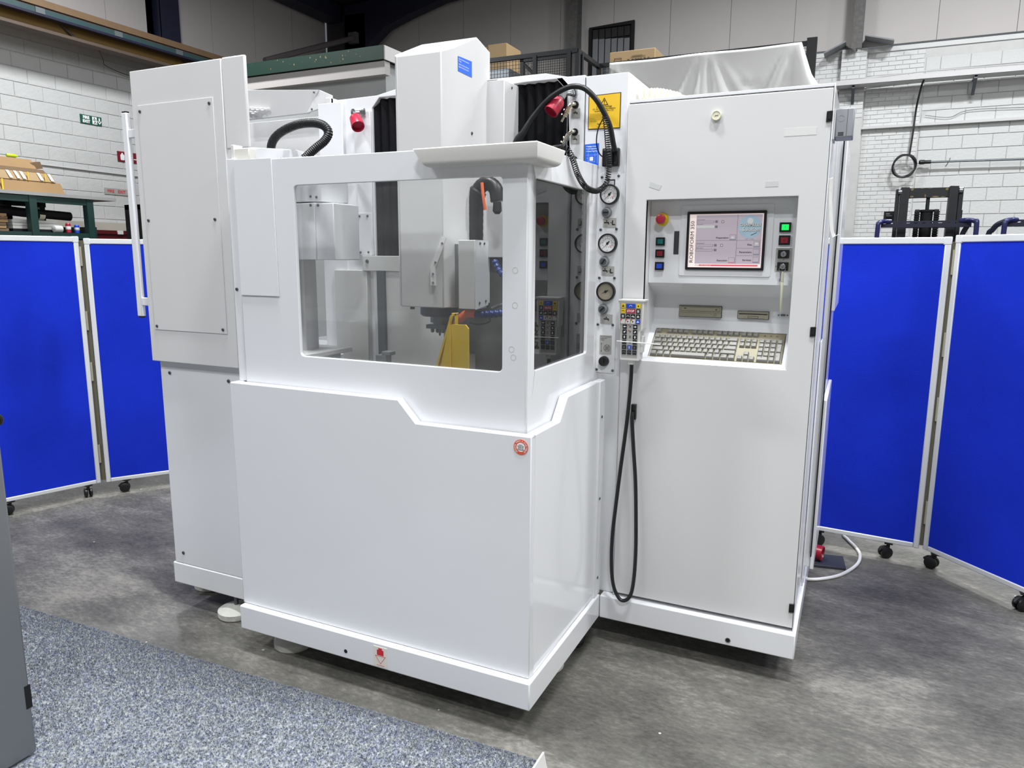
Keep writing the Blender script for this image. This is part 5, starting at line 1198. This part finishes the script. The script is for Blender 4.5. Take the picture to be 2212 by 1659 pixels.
# disc with toothed edge
dcx, dcz, R0 = U(.825), V(.245), .036
pts = []
for i in range(48): 
    q = 2*math.pi*i/48; rr = R0*(1.0 if i % 2 else 1.05); pts.append((dcx+rr*math.cos(q), dcz+rr*math.sin(q)))
m = MB(); m.plate(pts, [], XZ(SY-.0006), 0, .0002); m.build('screen_disc', SCR_BL, mo, smooth=0)
m = MB(); m.plate(circ(dcx, dcz+.019, .0095, 20), [], XZ(SY-.0009), 0, .0002)
for s, sz, dx, dz, bo in (('CHARMILLES', .0118, .001, .006, .0003), ('the', .009, -.0285, -.0085, .0001), ('Solution', .0165, .003, -.009, .0004)):
    m.text(s, sz, (dcx+dx, SY-.0011, dcz+dz), FR, FU, bo)
m.build('screen_logo_light', WTXT, mo, smooth=0)
m = MB()
for s, sz, dx, dz, bo in (('CHARMILLES', .0118, .0018, .0052, .0005), ('Solution', .0165, .0038, -.0098, .0006)): m.text(s, sz, (dcx+dx, SY-.0010, dcz+dz), FR, FU, bo)
m.build('logo_shadow', SCR_TX, mo, smooth=0); m = MB()
m.add([(dcx+.004, SY-.001, dcz-.0285), (dcx+.022, SY-.001, dcz-.020), (dcx+.022, SY-.001, dcz-.018), (dcx+.004, SY-.001, dcz-.0265)], [(0, 1, 2, 3)])
m.build('logo_stroke', SCR_TX, mo, smooth=0); m = MB()
m.text('ROBOFORM 350', .0172, (U(.047), SY-.0006, V(.52)), (0, 0, 1), (-1, 0, 0), 0, 1.12)
m.build('screen_title', SCR_TX, mo, smooth=0); m = MB()
for s, u, v, al in (('Preparation', .545, .445, 'RIGHT'), ('Execution', .545, .868, 'RIGHT'), ('Files', .865, .575, 'RIGHT'), ('Parameters', .865, .712, 'RIGHT'), ('Services', .865, .858, 'RIGHT')):
    m.text(s, .0078, (U(u), SY-.0006, V(v)), FR, FU, .00015, 1.1, al)
m.build('menu_text', SCR_TX, mo, smooth=0); m = MB()
for s, u, v in (('Part to prepare', .105, .105), ('Part number', .105, .19), ('Active program', .105, .545), ('Next program', .105, .635), ('Messages', .10, .958)):
    m.text(s, .0042, (U(u), SY-.0006, V(v)), FR, FU, 0, 1, 'LEFT')
m.text('13:42:09   11/02/2009', .0032, (dcx, SY-.0006, V(.472)), FR, FU)
m.build('screen_text', SCR_TX, mo, smooth=0)
m = MB(); m.text('1 P03  Initialise axes', .0046, (U(.17), SY-.0007, V(.958)), FR, FU, 0, 1, 'LEFT'); m.build('status_text', WTXT, mo, smooth=0)
# emergency stop
m = MB(); m.lathe([(0, .0225), (.004, .0225), (.006, .0205), (.012, .0195)], (.164, YU, 1.619), (0, -1, 0), 30); es = m.build('emergency_stop', YEL, K_)
m = MB(); m.lathe([(.010, .010), (.018, .010), (.020, .0155), (.028, .0165), (.032, .0155), (.034, .011), (.0345, .004)], (.164, YU, 1.619), (0, -1, 0), 28); m.build('stop_button', RED, es)
def push(x, z, lens, txt=None, s=.0175, nm='push_button', h=.0165):
    m = MB(); m.plate(rrect(x-s, x+s, z-h, z+h, .001, 2), [], XZ(YU-.006), 0, .006); bo = m.build(nm, BLK, K_, bevel=.001)
    m = MB(); m.plate(rrect(x-s*.62, x+s*.62, z-h*.58, z+h*.58, .001, 2), [], XZ(YU-.0085), 0, .003); m.build('lens', lens, bo, bevel=.0008)
    if txt: m = MB(); m.text(txt, .009, (x, YU-.0088, z), FR, FU, .0002); m.build('lens_mark', BTXT, bo, smooth=0)
    return bo
push(.1605, 1.544, TEAL, None, .0155, h=.014); push(.1605, 1.503, DRED, '[ ]', .0155, h=.014); push(.1605, 1.460, KBLUE, None, .0155, h=.014)
push(.566, 1.588, GRN, 'I', .0175, h=.0155); push(.566, 1.547, DRED, 'O', .0175, h=.0155)
m = MB(); m.plate([(.2070, 1.501), (.2240, 1.501), (.2240, 1.579), (.2070, 1.579)], [], XZ(YU-.0018), 0, .002); m.build('card_slot', mat('slot_grey', (.22, .23, .25), .4), K_, smooth=0)
m = MB(); m.plate(rrect(.5415, .592, 1.4465, 1.522, .002, 2), [], XZ(YU-.001), 0, .0012); kl = m.build('key_switch_plate', GREYL, K_)
m = MB(); m.text('AUTOMATIC RESTART', .0042, (.566, YU-.0014, 1.5195), FR, FU); m.text('KEYBOARD LOCK', .0042, (.566, YU-.0014, 1.4808), FR, FU); m.text('I', .006, (.5455, YU-.0014, 1.503), FR, FU); m.text('O', .006, (.5665, YU-.0014, 1.4855), FR, FU); m.text('D', .006, (.5455, YU-.0014, 1.463), FR, FU); m.build('plate_print', BTXT, kl, smooth=0)
for z in (1.503, 1.4635):
    m = MB(); m.plate(rrect(.549, .5835, z-.0135, z+.0135, .001, 2), [], XZ(YU-.006), 0, .005); ko = m.build('key_switch', BLK, K_, bevel=.001)
    m = MB(); m.lathe([(0, .009), (.004, .009), (.006, .007), (.0062, .003)], (.566, YU-.006, z), (0, -1, 0), 20); m.build('lock_barrel', STEEL, ko)
    m = MB(); m.box(.5652, .5668, YU-.0126, YU-.0122, z-.004, z+.004); m.build('key_slit', BLK, ko)
# drives on the lower panel (leans a little)
def drive(nm, x0, x1, zz0, zz1):
    y = YL+.002
    m = MB(); m.plate(rrect(x0-.0015, x1+.0015, zz0-.0015, zz1+.0015, .001, 1), [], XZ(y-.0005), 0, .002); do = m.build(nm, BLK, K_, smooth=0)
    m = MB(); m.box(x0, x1, y-.005, y, zz0, zz1); m.build('fascia', BEIGE, do, bevel=.001); return do, y-.005
do, y = drive('disc_drive', .2155, .3635, 1.281, 1.3195)
m = MB(); m.plate(rrect(.2205, .3585, 1.301, 1.316, .002, 2), [rrect(.2213, .3577, 1.3018, 1.3152, .0016, 2)], XZ(y-.0003), 0, .0003); m.plate(circ(.342, 1.290, .0045, 16), [circ(.342, 1.290, .0037, 16)], XZ(y-.0003), 0, .0003); m.box(.217, .362, y-.0003, y, 1.2955, 1.2960)
m.text('disc', .006, (.237, y-.0004, 1.3105), FR, FU, .0002); m.text('48x', .005, (.346, y-.0004, 1.308), FR, FU, .0002); m.plate(circ(.329, 1.291, .001, 8), [], XZ(y-.0003), 0, .0003); m.build('drive_print', BTXT, do, smooth=0)
do, y = drive('floppy_drive', .4205, .5225, 1.2815, 1.3065)
m = MB(); m.box(.4245, .5185, y-.0004, y, 1.2965, 1.2995); m.plate([(.454, 1.284), (.489, 1.284), (.489, 1.291), (.454, 1.291)], [[(.455, 1.285), (.488, 1.285), (.488, 1.290), (.455, 1.290)]], XZ(y-.0004), 0, .0004); m.plate(circ(.443, 1.286, .001, 8), [], XZ(y-.0004), 0, .0004); m.build('slot', BTXT, do, smooth=0)
m = MB(); m.box(.4925, .507, y-.003, y, 1.2835, 1.2885); m.build('eject_button', BEIGE, do, bevel=.0006)
m = MB(); m.plate([(.5625, 1.2945), (.5755, 1.2945), (.5755, 1.300), (.5625, 1.300)], [[(.5638, 1.2955), (.5742, 1.2955), (.5742, 1.298), (.5638, 1.298)]], XZ(YL+.001), 0, .003); m.build('usb_socket', BLK, K_)
screws(K_, [(.555, YL+.003, 1.2975), (.583, YL+.003, 1.2975)], size=.45)
# door furniture: hinges, cap, tape
for z in (1.912, 1.260, .319):
    m = MB(); m.plate([(.6665, z-.016), (.6805, z-.014), (.6835, z-.014), (.6835, z+.017), (.6665, z+.0155)], [], XZ(.667), 0, .008); h = m.build('door_hinge', BLK, K_, bevel=.0012)
    m = MB(); m.box(.6715, .6795, .6655, .667, z-.008, z+.010); m.build('hinge_pin', BLKM, h)
m = MB(); m.lathe([(0, .0155), (.008, .0155), (.010, .0145), (.010, .0125), (.0088, .012)], (.340, .672, 1.938), (0, -1, 0), 28); cap = m.build('blanking_cap', CREAM, K_)
m = MB(); m.text('~', .02, (.341, .6628, 1.938), (1, 0, .2), (-.2, 0, 1), .0004); m.build('cap_scrawl', mat('pencil', (.42, .40, .30), .6), cap, smooth=0)
for q in ([(.5485, 1.862), (.642, 1.862), (.642, 1.885), (.5485, 1.8855)],): 
    m = MB(); m.plate(q, [], XZ(.6714), 0, .0005); m.build('tape_strip', TAPE, K_, smooth=0)
CLR = mat('clear_tape', (.80, .805, .805), .25, var=.02)
for q in ([(.128, 1.724), (.163, 1.712), (.1715, 1.7275), (.131, 1.7415)], [(.502, 1.711), (.541, 1.712), (.541, 1.7285), (.503, 1.728)]):
    m = MB(); m.plate(q, [], XZ(.6714), 0, .0005); m.build('clear_tape_patch', CLR, K_, smooth=0)
m = MB(); m.box(.0965, .1135, .655, .672, .9205, .975); m.build('cable_clip', BLK, K_, bevel=.0015)
# side: projecting panels, latch strips, hanging foil
m = MB(); m.box(.6875, .7065, 1.08, 1.58, .31, 1.91); sp_ = m.build('side_panel', W_, K_, bevel=.003)
m = MB(); m.box(.7075, .712, 1.06, 1.08, .36, 1.90); m.build('side_seal', BLKM, sp_)
m = MB(); m.box(.7075, .722, 1.085, 1.60, 1.30, 1.90); m.build('upper_side_door', W_, sp_, bevel=.003)
m = MB(); m.box(.7075, .722, 1.085, 1.60, .30, .97); m.build('lower_side_door', W_, sp_, bevel=.003)
m = MB(); m.box(.687, .692, .98, 1.07, .27, 1.2); m.build('side_trim', W_, K_, bevel=.002)
t = thing('hanging_foil', 'white strip of peeled foil hanging from the upper right side of the cabinet', 'foil strip', (.70, .73, 1.6))
m = MB(); P_ = [(.6905, .72, 1.735, .008), (.691, .72, 1.71, .012), (.693, .72, 1.67, .008), (.698, .72, 1.62, .006), (.704, .72, 1.575, .007), (.712, .722, 1.555, .012), (.722, .724, 1.562, .008)]
vs = []
for x, y, z, w_ in P_: vs += [(x-.004, y, z), (x+.005, y+w_, z+.004), (x+.0055, y+w_, z+.003), (x-.0035, y-.001, z-.001)]
m.add(vs, [(4*i+k, 4*i+(k+1) % 4, 4*i+4+(k+1) % 4, 4*i+4+k) for i in range(len(P_)-1) for k in range(4)]+[(0, 1, 2, 3), tuple(4*(len(P_)-1)+k for k in (3, 2, 1, 0))])
m.build('foil', WP, t)
jb = MB(); jb.box(.6895, .742, .745, .83, 1.860, 1.947); jo = jb.build('junction_box', JB, K_, bevel=.004)
m = MB(); m.box(.7225, .7232, .7444, .7455, 1.864, 1.943); m.build('lid_joint', BLK, jo)
m = MB(); m.plate(circ(.7055, 1.917, .0095, 24), [circ(.7055, 1.917, .0088, 24)], XZ(.7443), 0, .0008); m.build('knock_out', GREYL, jo)
m = MB()
for i in range(3): m.box(.699, .715, .7440, .7447, 1.8655+i*.0042, 1.8672+i*.0042)
m.build('vent_slits', BLK, jo)
m = MB(); m.box(.686, .6895, .735, .84, 1.855, 1.945); m.build('mounting_plate', ALU, jo)
# cable chain on the cabinet roof
ch = thing('cable_chain', 'cream plastic cable chain lying on top of the control cabinet', 'cable chain', (.12, .82, 2.009))
cpts = spline([(.060, .80, 2.046), (.09, .80, 2.048), (.12, .80, 2.046), (.15, .805, 2.040), (.185, .81, 2.030), (.22, .815, 2.022), (.25, .82, 2.019)], 3)
for i, p in enumerate(cpts[:-1]):
    d = (cpts[i+1]-p).normalized(); n_ = Vector((-d.z, 0, d.x)); hh = .010 if i > 12 else .017
    m = MB(); L_ = .0095; q = []
    for s in (-1, 1):
        for (u, y) in ((-1, -.026), (1, -.026), (1, .026), (-1, .026)):
            v = p+d*(u*L_*.9)+n_*(s*hh*(.72 if u > 0 else 1)); q.append((v.x, v.y+y+(.004 if i % 2 else 0), max(v.z, 2.0095)))
    m.hexa(q); m.build('chain_link', CREAM, ch, bevel=.002)

# keyboard
kbt = bpy.data.objects.new('keyboard', None); COL.objects.link(kbt)
o_ = tx(.1425, .0265, -.0095); kbt.location = (o_[0], o_[1], o_[2]-ZF); kbt.rotation_euler = (TA, 0, 0)
tag(kbt, 'beige computer keyboard lying in the sloping tray below the screen', 'keyboard')
KW, KD = .4425, .1365
m = MB(); m.hexa([(0, 0, 0), (KW, 0, 0), (KW, KD, 0), (0, KD, 0), (.002, .002, .008), (KW-.002, .002, .008), (KW-.002, KD-.002, .010), (.002, KD-.002, .010)]); m.build('case', mat('keyboard_case', (.615, .59, .49), .5, var=.03), kbt, bevel=.001, local=True)
u_ = .01935; uy_ = .0201; KM = {}; legends = MB()
def key(cx, cy, wu, hu=1.0, ch=None, mt=KEYG):
    kk = (wu, hu)
    w2, h2 = (wu*u_-.0016)/2, (hu*uy_-.0016)/2
    if kk not in KM:
        m = MB(); t_, f_ = .0026, .0022
        m.hexa([(-w2, -h2, 0), (w2, -h2, 0), (w2, h2, 0), (-w2, h2, 0), (-w2+t_, -h2+f_+.001, .0085), (w2-t_, -h2+f_+.001, .0085), (w2-t_, h2-f_, .0095), (-w2+t_, h2-f_, .0095)])
        o = m.build('key', mt, kbt, bevel=.0006, seg=1, local=True); KM[kk] = o
        o.location = (cx, cy, .0095)
    else:
        o = copy_as(KM[kk], kbt, (cx, cy, .0095))
    if ch: legends.text(ch, .0048 if len(ch) == 1 else .0030, (cx-w2+.0042 if len(ch) > 1 else cx-.003, cy+.0025, .0193), (1, 0, 0), (0, 1, .1), .0001, 1, 'LEFT')
mx, my = .0035, .0025
rowy = [my+uy_*(.5+i) for i in range(5)]; fy_ = my+uy_*6.0
def row(i, seq, x=0):
    for wu, ch in seq:
        if wu < 0: x += -wu; continue
        key(mx+u_*(x+wu/2), rowy[i], wu, 1, ch); x += wu
row(4, [(1, '`')]+[(1, c) for c in '1234567890-=']+[(2, 'Back')])
row(3, [(1.5, 'Tab')]+[(1, c) for c in 'QWERTYUIOP[]']+[(1.5, '\\')])
row(2, [(1.75, 'Caps')]+[(1, c) for c in "ASDFGHJKL;'"]+[(2.25, 'Enter')])
row(1, [(2.25, 'Shift')]+[(1, c) for c in 'ZXCVBNM,./']+[(2.75, 'Shift')])
row(0, [(1.25, 'Ctrl'), (1.25, 'Win'), (1.25, 'Alt'), (6.25, None), (1.25, 'Alt'), (1.25, 'Win'), (1.25, 'Menu'), (1.25, 'Ctrl')])
for x, c in [(0, 'Esc')]+[(2+i, 'F%d' % (i+1)) for i in range(4)]+[(6.5+i, 'F%d' % (i+5)) for i in range(4)]+[(11+i, 'F%d' % (i+9)) for i in range(4)]+[(15.25+i, c) for i, c in enumerate(('Prt', 'Scr', 'Pau'))]:
    key(mx+u_*(x+.5), fy_, 1, 1, c)
for i, c in enumerate(('Ins', 'Hom', 'PgU')): key(mx+u_*(15.25+i+.5), rowy[4], 1, 1, c)
for i, c in enumerate(('Del', 'End', 'PgD')): key(mx+u_*(15.25+i+.5), rowy[3], 1, 1, c)
key(mx+u_*16.75, rowy[1], 1, 1, '^')
for i, c in enumerate('<v>'): key(mx+u_*(15.25+i+.5), rowy[0], 1, 1, c)
for r, s in ((4, ('Num', '/', '*', '-')), (3, '789'), (2, '456'), (1, '123')):
    for i, c in enumerate(s): key(mx+u_*(18.5+i+.5), rowy[r], 1, 1, c)
key(mx+u_*19.5, rowy[0], 2, 1, '0'); key(mx+u_*21, rowy[0], 1, 1, '.')
key(mx+u_*22, (rowy[3]+rowy[2])/2, 1, 2, '+'); key(mx+u_*22, (rowy[1]+rowy[0])/2, 1, 2, 'Ent')
legends.build('key_legends', BTXT, kbt, local=True, smooth=0)
m = MB()
for i in range(3):
    x = mx+u_*(19.3+i); m.box(x-.003, x+.003, fy_+.001, fy_+.0025, .0098, .0103)
    m.text(('Num', 'Caps', 'Scroll')[i], .0032, (x, fy_-.003, .0104), (1, 0, 0), (0, 1, 0))
m.build('indicator_marks', BTXT, kbt, local=True, smooth=0)

# hand-held pendant, hung on the cabinet edge
pt = thing('remote_pendant', 'white handheld pendant with coloured keys hanging left of the keyboard', 'remote control', (.095, .64, 1.24))
out = [(.0505, 1.345), (.0535, 1.247), (.060, 1.238), (.061, 1.139), (.063, 1.137), (.127, 1.137), (.129, 1.139), (.130, 1.238), (.1385, 1.247), (.1400, 1.345)]
m = MB(); m.plate(out, [], XZ(.618), 0, .045); m.box(.049, .1435, .616, .666, 1.340, 1.347); pb = m.build('pendant_body', WP, pt, bevel=.003)
m = MB(); m.plate([(.056, 1.336), (.0575, 1.246), (.064, 1.239), (.0655, 1.148), (.1225, 1.148), (.1235, 1.239), (.132, 1.247), (.1335, 1.336)], [], XZ(.6172), 0, .001); m.build('keypad_face', GREYL, pb, smooth=0)
KBL = mat('pendant_key_black', (.11, .12, .14), .45)
KWH = mat('pendant_key_white', (.86, .86, .84), .45)
def pkey(x, z, mt, w_=.0147, sym=None, col=None, h=.0147):
    m = MB(); m.plate(rrect(x-w_/2, x+w_/2, z-h/2, z+h/2, .0012, 2), [], XZ(.6158), 0, .0016); ko = m.build('pendant_key', mt, pt)
    if sym:
        m = MB(); f = XZ(.6154)
        if callable(sym): sym(m, x, z, f)
        else: m.text(sym, .0105 if len(sym) > 1 else .011, (x, .6154, z), FR, FU, .0003)
        m.build('key_symbol', col or WTXT, ko, smooth=0)
def arrow(ang):
    def g_(m, x, z, f):
        c, s = math.cos(ang), math.sin(ang)
        P0 = [(-.0045, -.0012), (0, -.0012), (0, -.0035), (.0048, 0), (0, .0035), (0, .0012), (-.0045, .0012)]
        m.plate([(x+u*c-v*s, z+u*s+v*c) for u, v in P0], [], f, 0, .0003)
    return g_
def blob(m, x, z, f): m.plate([(x-.004, z-.003), (x+.004, z-.003), (x+.004, z), (x+.0012, z), (x+.0012, z+.004), (x-.0012, z+.004), (x-.0012, z), (x-.004, z)], [], f, 0, .0003)
def bars(m, x, z, f):
    for k in (-.003, 0, .003): m.plate([(x-.0035, z+k-.0008), (x+.0035, z+k-.0008), (x+.0035, z+k+.0008), (x-.0035, z+k+.0008)], [], f, 0, .0003)
def dia(m, x, z, f): m.plate([(x-.0028, z), (x, z-.0028), (x+.0028, z), (x, z+.0028)], [], f, 0, .0003)
def curl(m, x, z, f):
    for k in range(6):
        a0, a1 = math.pi*(1-k/6), math.pi*(1-(k+1)/6)
        m.plate([(x+.005*math.cos(a0), z-.002+.005*math.sin(a0)), (x+.005*math.cos(a1), z-.002+.005*math.sin(a1)), (x+.0037*math.cos(a1), z-.002+.0037*math.sin(a1)), (x+.0037*math.cos(a0), z-.002+.0037*math.sin(a0))], [], f, 0, .0003)
def tapk(m, x, z, f): tap(m, x, .6154, z-.001, .55)
cxp, pz = .0945, .0178; rz = [1.3255-pz*i for i in range(10)]; c4 = [cxp+(-1.5+i)*.0178 for i in range(4)]; c3 = [cxp-.0005+(-1+i)*.0185 for i in range(3)]
pkey(c4[0], rz[0], YEL, sym=blob, col=BTXT); pkey((c4[1]+c4[2])/2, rz[0], KBLUE, .0325, curl); pkey(c4[3], rz[0], YEL, sym=dia, col=BTXT)
pkey(c4[0], rz[1], YEL, sym=curl, col=BTXT); pkey((c4[1]+c4[2])/2, rz[1], RED, .0325, 'STOP'); pkey(c4[3], rz[1], KBL, sym=bars)
for i, s in enumerate((bars, curl, tapk, blob)): pkey(c4[i], rz[2], KBL, sym=s)
pkey(c4[0], rz[3], KWH); pkey(c4[1], rz[3], KWH, sym=dia, col=BTXT); pkey(c4[2], rz[3], KWH, sym=dia, col=BTXT); pkey(c4[3], rz[3], KBLUE, sym=blob)
m = MB()
for i in range(3):
    x, z = c4[i]-.0072, rz[3]+.0072; m.plate([(x, z), (x+.006, z), (x, z-.006)], [], XZ(.6153), 0, .0004)
for i in range(2):
    x, z = c3[1]-.006, rz[4+i]+.0065; m.plate([(x, z), (x+.004, z), (x, z-.005)], [], XZ(.6168), 0, .0004)
m.build('red_corners', RTXT, pt, smooth=0)
for i, (a0, a1) in enumerate(((math.pi, 0), (math.pi*1.25, math.pi*.25), (-math.pi/2, math.pi/2))):
    pkey(c3[0], rz[4+i], KBL, sym=arrow(a0)); pkey(c3[2], rz[4+i], KBL, sym=arrow(a1))
pkey(c3[0], rz[7], KBL, sym=curl); pkey(c3[2], rz[7], KBL, sym=curl)
m = MB()
for i, s in enumerate('XYZC'): m.text(s, .0105, (c3[1]+.001, .6168, rz[4+i]), FR, FU, .0003)
m.build('axis_letters', BTXT, pt, smooth=0)
pkey(c3[0], rz[8], KBL, sym=bars, col=GREYM); pkey(c3[1], rz[8], KBLUE, sym=bars); pkey(c3[2], rz[8], KBL, sym=bars, col=GREYM)
for i in range(3): pkey(c3[i], rz[9], KBL, sym=curl, col=GREYM)
m = MB(); m.box(.087, .107, .628, .652, 1.121, 1.138); m.build('cable_gland', WP, pt, bevel=.002)
cpath = spline([(.098, .640, 1.124), (.097, .640, 1.06), (.092, .640, .97), (.0845, .640, .88), (.070, .640, .74), (.057, .640, .60), (.0475, .640, .48), (.0485, .636, .37), (.060, .632, .29), (.085, .630, .245), (.110, .630, .245), (.128, .632, .275), (.136, .634, .34), (.138, .636, .44), (.134, .638, .56), (.1265, .640, .70), (.115, .640, .82), (.106, .642, .92), (.105, .648, .95)], 8)
m = MB(); m.tube(cpath, .0068, 10); m.build('pendant_cable', RUB, pt)
m = MB(); m.box(.052, .115, .6635, .6705, 1.20, 1.33); m.build('hanger_plate', STEEL, pt)
m = MB(); m.tube([(.050, .612, 1.203), (.120, .612, 1.2015), (.195, .640, 1.196)], .0018, 8); m.build('stay_rod', WTXT, pt)
m = MB(); m.hexa([(.129, .63, 1.165), (.137, .63, 1.165), (.137, .655, 1.165), (.129, .655, 1.165), (.131, .63, 1.222), (.1385, .63, 1.222), (.1385, .655, 1.222), (.131, .655, 1.222)]); m.build('side_hook', WP, pt, bevel=.001)

# bunch of keys in the lower switch, with the touch pen hanging on it
ky = thing('switch_key', 'steel key on a ring in the lower key switch of the console', 'key', (.566, .72, 1.46))
m = MB(); m.box(.5652, .5668, .702, .7205, 1.457, 1.467); m.plate(circ(.566, 1.462, .008, 16), [circ(.566, 1.462, .003, 10)], YZ(.5652), 0, .0016) if False else None
m.lathe([(0, .001), (.0008, .008), (.0016, .008), (.002, .001)], (.5655, .705, 1.462), (0, -.25, 0) if False else (1, 0, 0), 16); m.build('key_blade', STEEL, ky)
m = MB(); R1 = .0095; ring = [(.567+R1*math.cos(2*math.pi*i/24), .704+.003*math.sin(2*math.pi*i/24), 1.4535+R1*math.sin(2*math.pi*i/24)) for i in range(25)]; m.tube(ring, .0006, 6, cap=False); m.build('key_ring', STEEL, ky)
m = MB(); m.hexa([(.561, .7035, 1.415), (.5635, .7035, 1.415), (.5635, .705, 1.415), (.561, .705, 1.415), (.5625, .7035, 1.446), (.565, .7035, 1.446), (.565, .705, 1.446), (.5625, .705, 1.446)]); m.build('spare_key', DSTEEL, ky)
m = MB(); m.lathe([(0, .0036), (.02, .0042), (.032, .0042), (.0325, .0034), (.034, .0042), (.10, .0040), (.122, .0028), (.134, .0006)], (.5695, .703, 1.447), (.012, -.005, -1), 14)
o = m.build('touch_pen', mat('pen_ivory', (.72, .72, .62), .4), None); tag(o, 'slim ivory touch pen hanging from the key ring on the console', 'pen')
